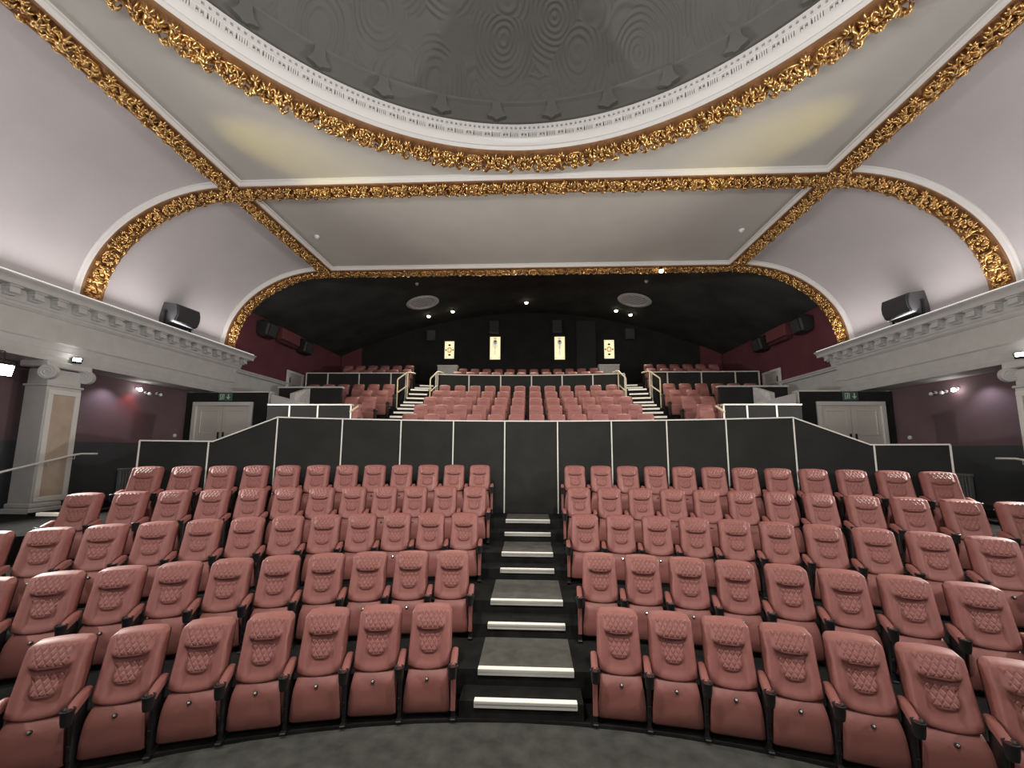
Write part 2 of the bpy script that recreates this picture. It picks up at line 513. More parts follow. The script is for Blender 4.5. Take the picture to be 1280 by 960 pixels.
# drum and dome
dome = holder('ceiling_dome', (DX, DY, 0))
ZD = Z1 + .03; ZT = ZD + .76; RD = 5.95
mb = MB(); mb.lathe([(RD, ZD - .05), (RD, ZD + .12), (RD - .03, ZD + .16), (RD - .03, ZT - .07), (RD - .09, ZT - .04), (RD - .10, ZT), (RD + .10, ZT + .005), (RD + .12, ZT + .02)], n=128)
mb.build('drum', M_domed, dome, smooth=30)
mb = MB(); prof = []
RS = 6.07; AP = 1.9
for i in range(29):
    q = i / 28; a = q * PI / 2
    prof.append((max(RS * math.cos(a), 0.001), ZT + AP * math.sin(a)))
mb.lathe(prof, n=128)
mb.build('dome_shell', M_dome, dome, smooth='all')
for i in range(32):
    a = PI / 2 + 2 * PI * (i + .5) / 32
    M = Matrix.Rotation(a, 4, 'Z') @ Matrix.Translation((RD - .0, 0, ZD))
    mb = MB()
    # bell shaped bracket: outline extruded
    out = []
    for s in (1, -1):
        pr = [(.085, .73), (.09, .66), (.10, .57), (.125, .49), (.18, .43), (.195, .39), (.13, .37), (.07, .35), (.03, .31)]
        pr = [(s * x, z) for x, z in pr]
        out += pr if s == 1 else pr[::-1]
    n2 = len(out)
    vs = [M @ Vector((x0, y, z)) for x0 in (0.02, -.13) for y, z in out]
    mb.add(vs, [tuple(range(n2)), tuple(range(2 * n2 - 1, n2 - 1, -1))] + [(k, (k + 1) % n2, n2 + (k + 1) % n2, n2 + k) for k in range(n2)])
    mb.build('bracket', M_domed, dome)

# ---- entablature on each side
YE = 13.55
for sd, nm in ((-1, 'left'), (1, 'right')):
    e = holder(f'trim_{idx}'); idx += 1
    def fr(y0, y1): return [((sd * XW, y0, 0), Vector((-sd, 0, 0)), Vector((0, 0, 1))), ((sd * XW, y1, 0), Vector((-sd, 0, 0)), Vector((0, 0, 1)))]
    prof = [(-.2, 6.03), (.38, 6.03), (.41, 6.02), (.41, 5.99), (.37, 5.965), (.33, 5.93), (.32, 5.90), (.32, 5.84), (.29, 5.83), (-.2, 5.83)]
    mb = MB(); mb.sweep(prof, fr(YN, YE + .30)); mb.build('cornice', M_cornice, e)
    mb = MB(); mb.sweep([(-.2, 5.83), (.10, 5.83), (.10, 5.60), (.07, 5.57), (.07, 5.53), (.03, 5.48), (-.2, 5.48)], fr(YN, YE + .04)); mb.build('bed_moulding', M_cornice, e)
    mb = MB(); mb.sweep([(-.2, 5.48), (.0, 5.48), (.0, 5.0), (-.2, 5.0)], fr(YN, YE - .05)); mb.build('frieze', M_cornice, e)
    mb = MB(); mb.sweep([(-.85, 5.0), (.08, 5.0), (.08, 4.96), (.05, 4.93), (.03, 4.80), (.045, 4.79), (.015, 4.67), (.03, 4.66), (.0, 4.56), (-.85, 4.56)], fr(YN, 13.1)); mb.build('architrave', M_cornice, e)
    y = YE - .05
    k = 0
    while y > 3.6:
        mb = MB()
        # scrolled modillion: block with rounded underside and a cap
        for yy0, yy1, d, zt, zb in ((y - .11, y + .11, .305, 5.83, 5.795), (y - .085, y + .085, .28, 5.80, 5.70), (y - .085, y + .085, .20, 5.71, 5.64)):
            xs = sorted((sd * (XW - .09), sd * (XW - d)))
            mb.rbox(xs[0], xs[1], yy0, yy1, zb, zt, .012, 1)
        mb.cyl((sd * (XW - .255), y - .085, 5.70), (sd * (XW - .255), y + .085, 5.70), .03, n=10)
        mb.build('modillion', M_cornice, e)
        y -= .40; k += 1
    # the lit lip: LED strip lying along the top of the cornice
    mb = MB(); xs = sorted((sd * (XW - .36), sd * (XW - .395)))
    mb.box(xs[0], xs[1], YN, YE + .2, 6.03, 6.045)
    tag(mb.build('light_strip', M_led), f'thin white light strip along the top of the {nm} cornice', 'light strip')

# ---- side walls of the bays under the entablature
for sd, nm in ((-1, 'left'), (1, 'right')):
    mb = MB(); xs = sorted((sd * 10.8, sd * 11.0))
    mb.box(xs[0], xs[1], -2, 12.5, 2.88, 4.6); struct('wall_' + nm, mb, M_redg)
    mb = MB(); xs2 = sorted((sd * 10.78, sd * 11.0)); mb.box(xs2[0], xs2[1], -2, 12.5, 0, 2.88); struct('wall_' + nm + '_dado', mb, M_dado)
    mb = MB(); xs3 = sorted((sd * 10.76, sd * 10.80)); mb.box(xs3[0], xs3[1], -2, 12.5, 1.4, 1.55); struct('baseboard_' + nm, mb, M_dado)
    # pier with panelled face and ionic capital
    for yc in (8.35,):
        p = holder('column_' + nm)
        xa, xb = sd * 10.5, sd * 10.0
        x0, x1 = min(xa, xb), max(xa, xb)
        y0, y1 = yc - .33, yc + .33
        mb = MB(); mb.rbox(x0, x1, y0, y1, 1.40, 4.02, .01, 1); mb.build('shaft', M_cornice, p)
        f0, f1 = sorted((xb, xb - sd * .03))
        mb = MB()
        for a, b, c, d in ((y0 + .02, y0 + .12, 1.72, 3.85), (y1 - .12, y1 - .02, 1.72, 3.85), (y0 + .02, y1 - .02, 3.85, 3.95), (y0 + .02, y1 - .02, 1.62, 1.72)):
            mb.rbox(f0, f1, a, b, c, d, .008, 1)
        mb.build('panel_frame', M_white, p)
        g0, g1 = sorted((xb, xb - sd * .008))
        mb = MB(); mb.box(g0, g1, y0 + .12, y1 - .12, 1.72, 3.85); mb.build('panel', M_salmon, p)
        mb = MB(); mb.rbox(x0 - .06, x1 + .06, y0 - .06, y1 + .06, 1.38, 1.50, .02, 2); mb.rbox(x0 - .035, x1 + .035, y0 - .035, y1 + .035, 1.50, 1.60, .03, 2); mb.build('base', M_cornice, p)
        mb = MB(); mb.rbox(x0 - .03, x1 + .03, y0 - .03, y1 + .03, 4.02, 4.07, .02, 2)
        mb.rbox(x0 + .01, x1 - .01, y0 + .01, y1 - .01, 4.06, 4.40, .02, 1)
        mb.rbox(x0 - .07, x1 + .07, y0 - .10, y1 + .12, 4.42, 4.565, .03, 2)
        mb.build('capital', M_cornice, p)
        for sy in (-1, 1):
            mb = MB()
            yy = yc + sy * .36
            # volute: a scroll drum with a raised spiral on both faces
            cx_, cz_ = xb - sd * .03, 4.31
            dr = Vector((sd * .45, 1.0, 0)).normalized()
            if True:
                c = Vector((cx_, yy, cz_))
                mb.cyl(c - dr * .06, c + dr * .06, .15, n=28)
                pr = Vector((-dr.y, dr.x, 0))
                for q in (-1, 1):
                    pts = []
                    for i in range(40):
                        t = i / 39; a = PI / 2 + t * 2 * PI * 2.4; r = .140 * (1 - .85 * t)
                        pts.append(c + dr * (q * .062) + pr * (r * math.cos(a)) + Vector((0, 0, r * math.sin(a))))
                    mb.tube(pts, .013, 6)
            mb.build('volute', M_cornice, p, smooth=40)
    mb = MB(); xs = sorted((sd * 10.95, sd * 10.9))
    mb.box(min(sd * 10.88, sd * 10.98), max(sd * 10.88, sd * 10.98), YN, 12.5, 4.56, 4.66); struct('ceiling_bay_' + nm, mb, M_redg)

# ------------------------------------------------------------------ floors
def arc_pts(yc, R, x_lim, n=64, x0=None):
    pts = []
    a1 = math.asin(min(x_lim / R, .999)); a0 = -a1 if x0 is None else math.asin(max(min(x0 / R, .999), -.999))
    for i in range(n + 1):
        a = a0 + (a1 - a0) * i / n
        pts.append((R * math.sin(a), yc + R * math.cos(a)))
    return pts
mb = MB(); mb.box(-11, 11, -3, 14, -.25, -.03); struct('floor', mb, M_carpetg)
# tiers: solid arcs, each from its front edge to the far side
AH = 0.98            # half width of the centre aisle cut
edge_Y = [4.50, 4.77, 5.90, 7.12, 8.40]
yc_tier = [-4.0, -4.0, -4.6, -4.6, -4.6]
tier_z = [0.0, 0.34, 0.68, 1.02, 1.40]
def tier(name, yc, R, ztop, zbot, m, xmin, xmax, yback=11.5):
    a0 = math.asin(max(-.999, xmin / R)); a1 = math.asin(min(.999, xmax / R))
    n = 40; vs = []
    for i in range(n + 1):
        a = a0 + (a1 - a0) * i / n
        x = R * math.sin(a); y = yc + R * math.cos(a)
        vs += [(x, y, zbot), (x, y, ztop), (x, yback, zbot), (x, yback, ztop)]
    fs = []
    for i in range(n):
        b = 4 * i; c = 4 * (i + 1)
        fs += [(b, c, c + 1, b + 1), (b + 1, c + 1, c + 3, b + 3), (b + 2, b + 3, c + 3, c + 2)]
    fs += [(0, 1, 3, 2), (4 * n, 4 * n + 2, 4 * n + 3, 4 * n + 1)]
    mb = MB(); mb.add(vs, fs); return struct(name, mb, m)
for k in range(5):
    R = edge_Y[k] - yc_tier[k]
    lim = 10.78 if k else 8.0
    if k == 0:
        tier('floor_tier', yc_tier[0], R, 0.0, -.2, M_carpet, -lim, lim)
    else:
        for s in (-1, 1):
            a, b = (-lim, -AH) if s < 0 else (AH, lim)
            tier('floor_tier', yc_tier[k], R, tier_z[k], -.1, M_carpet, a, b)
# centre aisle steps
nose_Y = [4.50, 4.79, 5.56, 5.93, 6.85, 7.23, 8.10, 8.58]
RS_ = 0.1625
hw = [.526, .525, .498, .498, .434, .438, .443, .452]
for i, y in enumerate(nose_Y):
    z = RS_ * (i + 1)
    sw = .66 if i == 0 else .97
    mb = MB(); mb.box(-sw + .05, sw, y, 11.0 if i else 5.5, z - RS_ - .1, z)
    st = struct('stair_step', mb, M_carpet)
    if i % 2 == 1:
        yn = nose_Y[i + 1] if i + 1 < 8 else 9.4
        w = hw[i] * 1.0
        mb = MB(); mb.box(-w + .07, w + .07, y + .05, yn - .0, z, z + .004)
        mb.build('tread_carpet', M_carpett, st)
names8 = ['lowest', 'second lowest', 'third lowest', 'fourth lowest', 'fourth from the top', 'third from the top', 'second from the top', 'topmost']
for i, y in enumerate(nose_Y):
    z = RS_ * (i + 1); w = hw[i]; cx = .07
    t = thing('stair_nosing', f'white stair nosing, {names8[i]} step of the lower centre aisle', 'stair nosing', (cx, y, z), group='white nosings of the centre aisle steps')
    mb = MB(); mb.rbox(-w, w, -.012, .055, .0, .010, .003, 1); mb.build('tread_strip', M_nose, t)
    mb = MB(); mb.rbox(-w, w, -.02, -.001, -.055, .008, .003, 1); mb.build('riser_strip', M_noser, t)
    mb = MB(); mb.box(-w + .01, w - .01, -.0215, -.019, -.024, -.012); mb.build('groove', M_nosem, t)

# ------------------------------------------------------------------ the cinema seat
HT = 1.0
def seat_front(u, z):
    """depth of the front face at across u[-1,1] and height z (smaller y = nearer the front)"""
    return 0
BW = 0.232
def back_mesh():
    nu, nv = 40, 48
    front = []; 
    for j in range(nv + 1):
        v = j / nv
        for i in range(nu + 1):
            u = -1 + 2 * i / nu
            front.append(back_pt(u, v, True))
    rear = []
    for j in range(nv + 1):
        v = j / nv
        for i in range(nu + 1):
            u = -1 + 2 * i / nu
            rear.append(back_pt(u, v, False))
    W = nu + 1; nF = len(front)
    fs = []
    for j in range(nv):
        for i in range(nu):
            a = j * W + i
            fs.append((a, a + 1, a + W + 1, a + W))
            fs.append((nF + a, nF + a + W, nF + a + W + 1, nF + a + 1))
    for i in range(nu):
        fs.append((i, nF + i, nF + i + 1, i + 1))
        b = nv * W
        fs.append((b + i, b + i + 1, nF + b + i + 1, nF + b + i))
    for j in range(nv):
        a = j * W; fs.append((a, a + W, nF + a + W, nF + a))
        b = j * W + nu; fs.append((b, nF + b, nF + b + W, b + W))
    m = MB(); m.add(front + rear, fs); return m
def sm(a, b, x):
    t = min(max((x - a) / (b - a), 0), 1); return t * t * (3 - 2 * t)
def back_xz(u, v):
    zb = .435 + .045 * abs(u) ** 2.2
    zt = HT - .016 * u * u - .035 * max(0, abs(u) - .86) ** 2 / .0196
    z = zb + (zt - zb) * v
    w = .227 * (1 - .045 * v) - .010 * max(0, v - .95) ** 2 / .0025 - .012 * max(0, .05 - v) / .05
    return u * w, z
def back_y(z): return .085 + (z - .43) * .36
def back_pt(u, v, front):
    x, z = back_xz(u, v)
    y = back_y(z)
    if front:
        e = max(abs(u) ** 20, abs(2 * v - 1) ** 26)
        rnd = math.sqrt(max(0, 1 - e))
        d = .075 * rnd
        # side bolsters, head roll and the hollow between
        bol = sm(.50, .72, abs(u)) * (1 - sm(.86, 1.0, abs(u)))
        d += .020 * bol * (1 - sm(.60, .80, v)) * sm(.02, .15, v)
        # head roll: a pillow with a sharp lower lip that curls up at its ends
        lip = .640 + .025 * (abs(u) / .5) ** 4
        d += .038 * sm(lip - .012, lip + .022, v) * (1 - .8 * sm(.72, .98, v)) * (1 - sm(.54, .74, abs(u)))
        d += .012 * sm(.58, .80, v) * (1 - .6 * sm(.80, 1, v))
        # lumbar pouch
        lip2 = .275 + .02 * (abs(u) / .3) ** 4
        d += .020 * sm(lip2 - .01, lip2 + .02, v) * (1 - sm(.36, .56, v)) * (1 - sm(.34, .54, abs(u)))
        d -= .012 * (1 - sm(.45, .62, abs(u))) * (1 - sm(.50, .60, v)) * sm(.06, .2, v)
        y -= d
    else:
        e = max(abs(u) ** 12, abs(2 * v - 1) ** 20)
        y += .055 + .015 * math.sqrt(max(0, 1 - e))
    return (x, y, z)
def front_at(u, v): return Vector(back_pt(u, v, True))
def pad_mesh(v0, v1, w0, w1, h, power=6, nu=16, nv=14):
    """a pillow standing proud of the backrest between heights v0..v1, half width from w0 (bottom) to w1 (top)"""
    vs = []
    for j in range(nv + 1):
        q = j / nv; v = v0 + (v1 - v0) * q
        for i in range(nu + 1):
            s = -1 + 2 * i / nu
            u = s * (w0 + (w1 - w0) * q)
            p = front_at(u, v)
            e = max(abs(s) ** power, abs(2 * q - 1) ** power)
            p.y -= -0.006 + (h + .006) * math.sqrt(max(0, 1 - e))
            vs.append(p)
    W = nu + 1
    fs = [(j * W + i, j * W + i + 1, (j + 1) * W + i + 1, (j + 1) * W + i) for j in range(nv) for i in range(nu)]
    m = MB(); m.add(vs, fs); return m
def shell_mesh():
    """moulded black rear shell, a closed dish behind the upholstery"""
    nu, nv = 16, 12; F_ = []; R_ = []
    for j in range(nv + 1):
        v = .015 + .95 * j / nv
        for i in range(nu + 1):
            u = (-1 + 2 * i / nu)
            p = Vector(back_pt(u * .985, v, False))
            y0 = back_y(p.z)
            F_.append((p.x, y0 + .04, p.z))
            e = max(abs(u) ** 10, abs(2 * j / nv - 1) ** 10)
            R_.append((p.x, y0 + .085 + .045 * math.sqrt(max(0, 1 - e)), p.z))
    W = nu + 1; nF = len(F_); fs = []
    for j in range(nv):
        for i in range(nu):
            a = j * W + i
            fs.append((a, a + 1, a + W + 1, a + W)); fs.append((nF + a, nF + a + W, nF + a + W + 1, nF + a + 1))
    for i in range(nu):
        fs.append((i, nF + i, nF + i + 1, i + 1)); b = nv * W; fs.append((b + i, b + i + 1, nF + b + i + 1, nF + b + i))
    for j in range(nv):
        a = j * W; fs.append((a, a + W, nF + a + W, nF + a)); b = j * W + nu; fs.append((b, nF + b, nF + b + W, b + W))
    m = MB(); m.add(F_ + R_, fs); return m
def cushion_mesh():
    # tipped-up cushion: profile (y, z) swept across x with rounded sides
    prof = [(.065, .075), (.03, .055), (-.01, .06), (-.030, .085), (-.034, .20), (-.034, .30), (-.028, .355), (-.012, .392), (.02, .425), (.065, .458), (.10, .470), (.125, .45), (.115, .30), (.09, .18)]
    xs = [-1, -.985, -.94, -.86, -.7, -.4, 0, .4, .7, .86, .94, .985, 1]
    n = len(prof); vs = []
    cy = sum(p[0] for p in prof) / n; cz = sum(p[1] for p in prof) / n
    for s in xs:
        k = 1 - .16 * max(0, (abs(s) - .78) / .22) ** 2.5
        for y, z in prof:
            zz = cz + (z - cz) * (1 - (1 - k) * .35)
            yy = cy + (y - cy) * k
            zz += .010 * (1 - s * s) * (1 if z > .4 else 0)
            w = .236 - .036 * max(0, (z - .12) / .35) ** 1.3
            vs.append((s * w, yy, zz))
    fs = []
    for i in range(len(xs) - 1):
        for j in range(n):
            l = (j + 1) % n
            fs.append((i * n + j, i * n + l, (i + 1) * n + l, (i + 1) * n + j))
    fs += [tuple(range(n)), tuple(range(len(xs) * n - 1, (len(xs) - 1) * n - 1, -1))]
    m = MB(); m.add(vs, fs); return m
ME = {}
ME['back'] = back_mesh().mesh('backrest', M_leather, smooth='all')
ME['head'] = pad_mesh(.685, .97, .53, .76, .003, 14, 26, 24).mesh('headrest_pad', M_quilt, smooth='all')
ME['lumb'] = pad_mesh(.305, .585, .36, .58, .003, 14, 22, 20).mesh('lumbar_pad', M_quilt, smooth='all')
ME['shell'] = shell_mesh().mesh('back_shell', M_black, smooth=45)
ME['cush'] = cushion_mesh().mesh('seat_cushion', M_leather, smooth=50)
mb = MB(); mb.cyl((0, -.018, .382), (0, -.030, .392), .019, .017, 14); ME['stud_ring'] = mb.mesh('stud_ring', M_black, smooth=30)
mb = MB(); mb.cyl((0, -.028, .390), (0, -.036, .396), .011, .009, 12); ME['stud'] = mb.mesh('stud', M_chrome, smooth=30)
def arm_meshes():
    out = {}
    mb = MB()
    # upholstered pad, arched, falling towards the front
    prof = []
    for i in range(10):
        a = PI * i / 9; prof.append((.033 * math.cos(a), .020 * math.sin(a)))
    prof += [(-.033, -.05), (.033, -.05)]
    fr = []
    for (y, z, k) in ((.17, .585, .7), (.16, .59, .95), (.12, .592, 1), (.04, .575, 1), (-.05, .548, 1), (-.075, .54, .95), (-.085, .535, .8)):
        fr.append(((0, y, z), Vector((k, 0, 0)), Vector((0, 0, k))))
    mb.sweep(prof, fr); out['arm'] = mb.mesh('armrest', M_leather, smooth=50)
    mb = MB()
    M = Matrix.Translation((0, -.115, 0))
    mb.lathe([(.024, .43), (.034, .435), (.041, .47), (.046, .535), (.050, .545), (.051, .556), (.044, .560), (.039, .552), (.035, .49), (.001, .485)], M, 24)
    out['cup'] = mb.mesh('cup_holder', M_black, smooth=50)
    mb = MB()
    mb.rbox(-.020, .020, -.035, .14, .10, .52, .01, 1); mb.rbox(-.028, .028, -.06, .18, .0, .022, .006, 1); mb.rbox(-.018, .018, -.02, .10, .01, .12, .006, 1)
    out['leg'] = mb.mesh('leg', M_black)
    mb = MB(); mb.rbox(-.024, .024, -.055, -.034, .09, .46, .008, 2); out['panel'] = mb.mesh('end_panel', M_leather)
    mb = MB(); mb.rbox(-.012, .012, -.05, -.034, .20, .235, .004, 1); out['hinge'] = mb.mesh('hinge', M_blackm)
    return out
ME.update(arm_meshes())
def part(name, me, parent, loc=(0, 0, 0)):
    o = bpy.data.objects.new(name, me); o.location = loc; return link(o, parent)

ORD = ['first', 'second', 'third', 'fourth', 'fifth', 'sixth', 'seventh', 'eighth', 'ninth', 'tenth', 'eleventh', 'twelfth', 'thirteenth', 'fourteenth', 'fifteenth', 'sixteenth']
def make_seat(label, group, loc, rz, sides, pitch, end=None, far=False):
    t = thing('cinema_seat', label, 'seat', loc, rz, group)
    b = part('backrest', ME['back'], t)
    part('headrest_pad', ME['head'], b); part('lumbar_pad', ME['lumb'], b)
    part('back_shell', ME['shell'], t)
    c = part('seat_cushion', ME['cush'], t)
    r = part('stud', ME['stud'], c)
    part('stud_ring', ME['stud_ring'], c)
    for s in sides:
        x = s * pitch / 2
        a = part('armrest', ME['arm'], t, (x, 0, 0))
        k = part('cup_holder', ME['cup'], a)
        l = part('leg', ME['leg'], t, (x, 0, 0))
        if end == s: part('end_panel', ME['panel'], l)
        else: part('hinge', ME['hinge'], l)
    return t

HEAD_Y = .235      # local y of the head's top edge
# rows: (arc centre y, radius at the head line, seat floor z, left block angles, right block angles)
ROWS = [(-3.85, 8.61, 0.0, (-0.11225, -0.06432, 7), (0.12363, 0.06229, 7)), (-5.0, 10.76, 0.34, (-0.08688, -0.05111, 10), (0.0969, 0.05159, 8)), (-4.5, 11.44, 0.68, (-0.08466, -0.04805, 12), (0.08906, 0.04886, 10)), (-5.5, 13.55, 1.02, (-0.07058, -0.04195, 12), (0.07808, 0.0421, 12)), (-3.6, 12.6, 1.4, (-0.07794, -0.04418, 12), (0.08636, 0.04394, 12))]
ROWN = ['front row', 'second row', 'third row', 'fourth row', 'fifth row']
for ri, (yc, R, z, LA, RA) in enumerate(ROWS):
    for side, (a0, da, n) in (('left', LA), ('right', RA)):
        pitch = abs(da) * (R - .2)
        for i in range(n):
            a = a0 + da * i
            x = R * math.sin(a); y = yc + R * math.cos(a)
            rz = -a * (.80, .80, .72, .62, .62)[ri]
            # head line -> seat origin (move towards the arc centre)
            ox = x - HEAD_Y * math.sin(a); oy = y - HEAD_Y * math.cos(a)
            o_ = ORD[i] + ' from' if i else 'nearest'
            lab = f'dusty red quilted cinema seat, {o_} the centre aisle, {ROWN[ri]}, {side} block'
            inner = 1 if side == 'left' else -1
            sides = [inner] + ([-inner] if i == n - 1 else [])
            make_seat(lab, f'seats of the {ROWN[ri]}', (ox, oy, z), rz, sides, pitch, end=inner if i == 0 else None)

# ------------------------------------------------------------------ black panelled barrier behind the fifth row
PYC, PR = -4.0, 13.55
pt = thing('barrier', 'black panelled barrier with white edging behind the fifth row', 'barrier', (0, 0, 1.3))
seam = [-32.4, -27.9, -22.9, -17.45, -12.1, -7.06, -2.0, 3.2, 8.37, 13.4, 18.4, 23.5, 28.6, 32.8]
def ptop(a):
    if -22.9 <= a <= 23.5: return 3.395
    if a < 0:
        return 3.395 - (3.395 - 2.865) * min(1, (-22.9 - a) / (27.6 - 22.9))
    return 3.395 - (3.395 - 2.845) * min(1, (a - 23.5) / (28.4 - 23.5))
def pframe(a, z): 
    r = math.radians(a)
    return Vector((PR * math.sin(r), PYC + PR * math.cos(r), z)), Vector((math.sin(r), math.cos(r), 0))
for a0, a1 in zip(seam[:-1], seam[1:]):
    mb = MB(); n = 8; vs = []
    for i in range(n + 1):
        a = a0 + (a1 - a0) * i / n
        p, d = pframe(a, 0); zt = ptop(a) - 1.3
        for dd, zz in ((0, -.6), (0, zt), (.10, zt), (.10, -.6)):
            q = p + d * dd; vs.append((q.x, q.y, zz))
    fs = []
    for i in range(n):
        for k in range(4):
            l = (k + 1) % 4
            fs.append((4 * i + k, 4 * i + l, 4 * i + 4 + l, 4 * i + 4 + k))
    fs += [(0, 1, 2, 3), (4 * n + 3, 4 * n + 2, 4 * n + 1, 4 * n)]
    mb.add(vs, fs); mb.build('panel', M_fabric, pt)
for a in seam:
    p, d = pframe(a, 0); t_ = Vector((d.y, -d.x, 0)); p = p - d * .006
    mb = MB(); zt = ptop(a) - 1.3
    vs = []
    for zz in (-.3, zt):
        for s, e in ((-.013, -.006), (.013, -.006), (.013, .02), (-.013, .02)):
            q = p + t_ * s + d * e; vs.append((q.x, q.y, zz))
    mb.add(vs, [(0, 1, 2, 3), (4, 7, 6, 5), (0, 4, 5, 1), (1, 5, 6, 2), (2, 6, 7, 3), (3, 7, 4, 0)])
    mb.build('seam_strip', M_trimw, pt)
mb = MB(); fr = []
aa = sorted(set([seam[0] + (seam[-1] - seam[0]) * i / 120 for i in range(121)] + [-22.9, -27.6, 23.5, 28.4]))
for a in aa:
    p, d = pframe(a, ptop(a) - 1.3); fr.append((p, d, Vector((0, 0, 1))))
mb.sweep([(-.025, -.010), (-.025, .016), (.12, .016), (.12, -.010)], fr)
mb.build('capping', M_trimw, pt)

# ------------------------------------------------------------------ upper tier
UYC = -5.0
UH = {'A': (11.05, 2.70), 'B': (12.11, 3.07), 'C': (13.17, 3.44), 'D': (14.23, 3.80), 'E': (15.29, 4.17), 'F': (17.94, 5.21), 'G': (19.33, 5.64)}
# concave front so that it stays behind the barrier
mb = MB(); vs = []; n = 60
for i in range(n + 1):
    x = -10.78 + 21.56 * i / n
    y = PYC + math.sqrt((PR + .35) ** 2 - x * x) if abs(x) < 7.4 else 11.3
    vs += [(x, y, 1.3), (x, y, 2.30), (x, 22.0, 1.3), (x, 22.0, 2.30)]
fs = []
for i in range(n):
    b = 4 * i; c = b + 4
    fs += [(b, c, c + 1, b + 1), (b + 1, c + 1, c + 3, b + 3)]
fs += [(0, 1, 3, 2), (4 * n, 4 * n + 2, 4 * n + 3, 4 * n + 1)]
# keep the side aisles low: only between |x| < 8.6 in front of the door wall
vs2 = [p for p in vs]
mb.add(vs2, fs); struct('floor_cross_aisle', mb, M_carpet)
def utier(Y, z, xlim=9.98, name='floor_tier'):
    R = Y - UYC
    tier(name, UYC, R, z, z - .6, M_carpet, -xlim, xlim, yback=22.0)
for k, xl in (('A', 4.5), ('B', 4.6), ('C', 4.65), ('D', 4.7), ('E', 4.7)):
    Yh, z = UH[k]; utier(Yh - .80, z, xl)
utier(16.95, UH['F'][1], 4.84); utier(18.55, UH['G'][1], 4.84)

def far_meshes():
    o = {}
    mb = MB(); US = [-1, -.97, -.88, -.5, 0, .5, .88, .97, 1]; VS = [0, .02, .08, .3, .55, .64, .70, .80, .88, .94, .98, 1]; nu, nv = 8, 11
    F_ = []; 
    for fr_ in (True, False):
        for j in range(nv + 1):
            for i in range(nu + 1):
                q = back_pt(US[i], VS[j], fr_); F_.append((q[0] * .94, q[1] + (.5 * max(0, VS[j] - .80) ** 2 / .04 * .08 if fr_ else 0), q[2]))
    W = nu + 1; nF = W * (nv + 1); fs = []
    for j in range(nv):
        for i in range(nu):
            a = j * W + i
            fs.append((a, a + 1, a + W + 1, a + W)); fs.append((nF + a, nF + a + W, nF + a + W + 1, nF + a + 1))
    for i in range(nu):
        fs.append((i, nF + i, nF + i + 1, i + 1)); b = nv * W; fs.append((b + i, b + i + 1, nF + b + i + 1, nF + b + i))
    for j in range(nv):
        a = j * W; fs.append((a, a + W, nF + a + W, nF + a)); b = j * W + nu; fs.append((b, nF + b, nF + b + W, b + W))
    mb.add(F_, fs); o['back'] = mb.mesh('backrest', M_leather_far, smooth=50)
    return o
FM = far_meshes()
mb = MB(); mb.rbox(-.03, .03, -.10, .18, .50, .56, .012, 1); FM['arm'] = mb.mesh('armrest', M_black)
mb = MB(); mb.rbox(-.02, .02, -.05, .12, .0, .50, .008, 1); FM['leg'] = mb.mesh('leg', M_black)
# lowered cushion of the upper seats
mb = MB(); mb.rbox(-.225, .225, -.24, .14, .33, .45, .045, 3); FM['cush'] = mb.mesh('seat_cushion', M_leather_far, smooth=60)
mb = MB(); mb.rbox(-.225, .225, -.05, .10, .10, .47, .04, 3); FM['cushup'] = mb.mesh('seat_cushion', M_leather_far, smooth=60)
def far_seat(label, group, R, x, z, inner, pitch=.565, last=False, up=False, turn=0.0):
    a = math.asin(x / R)
    t = thing('cinema_seat', label, 'seat', ((R - HEAD_Y) * math.sin(a), UYC + (R - HEAD_Y) * math.cos(a), z), -a + turn, group)
    part('backrest', FM['back'], t)
    part('seat_cushion', FM['cushup'] if up else FM['cush'], t)
    for s in ([inner] + ([-inner] if last else [])):
        part('armrest', FM['arm'], t, (s * pitch / 2, 0, 0)); part('leg', FM['leg'], t, (s * pitch / 2, 0, 0))
    return t
UN = {'A': 'front row', 'B': 'second row', 'C': 'third row', 'D': 'fourth row', 'E': 'fifth row', 'F': 'row behind the rail', 'G': 'back row'}
for k in 'ABCDEFG':
    Y, z = UH[k]; R = Y - UYC
    for i in range(12):
        x = .02 + (i - 5.5) * .565
        far_seat(f'red cinema seat, {ORD[i]} from left, {UN[k]}, upper centre block', f'upper centre block, {UN[k]}', R, x, z, 1, last=(i == 0), up=True)
for sd, nm in ((-1, 'left'), (1, 'right')):
    for k, n, x0, Y in (('B', 2, 5.06, 11.74), ('C', 2, 5.05, 12.86), ('D', 2, 5.03, 13.9), ('E', 6, 5.12, 14.8), ('F', 5, 5.22, 17.2), ('G', 6, 5.45, 18.35)):
        z = UH[k][1]
        if k in 'BCDEFG':
            q = sorted((sd * (4.74 if k != 'F' and k != 'G' else 4.86), sd * (6.15 if k in 'BCD' else 8.6 if k == 'E' else 9.98)))
            yb = {'B': 12.05, 'C': 13.12, 'D': 14.05, 'E': 16.5, 'F': 17.6, 'G': 21.2}[k]
            mb = MB(); mb.box(q[0], q[1], {'B': 10.95, 'C': 12.05, 'D': 13.12, 'E': 14.05, 'F': 16.42, 'G': 17.6}[k], yb, z - 1.0, z); struct('floor_tier', mb, M_carpet)
        for i in range(n):
            x = sd * (x0 + i * .575)
            where = f'{ORD[i]} from the aisle' if i else 'nearest the aisle'
            t = far_seat(f'red cinema seat {where}, {UN[k]}, upper {nm} side block', f'upper {nm} side block, {UN[k]}', Y - UYC, x, z, -sd, last=(i == n - 1), up=True)
            t.location = (x, Y - HEAD_Y, z); t.rotation_euler = (0, 0, sd * -.06)
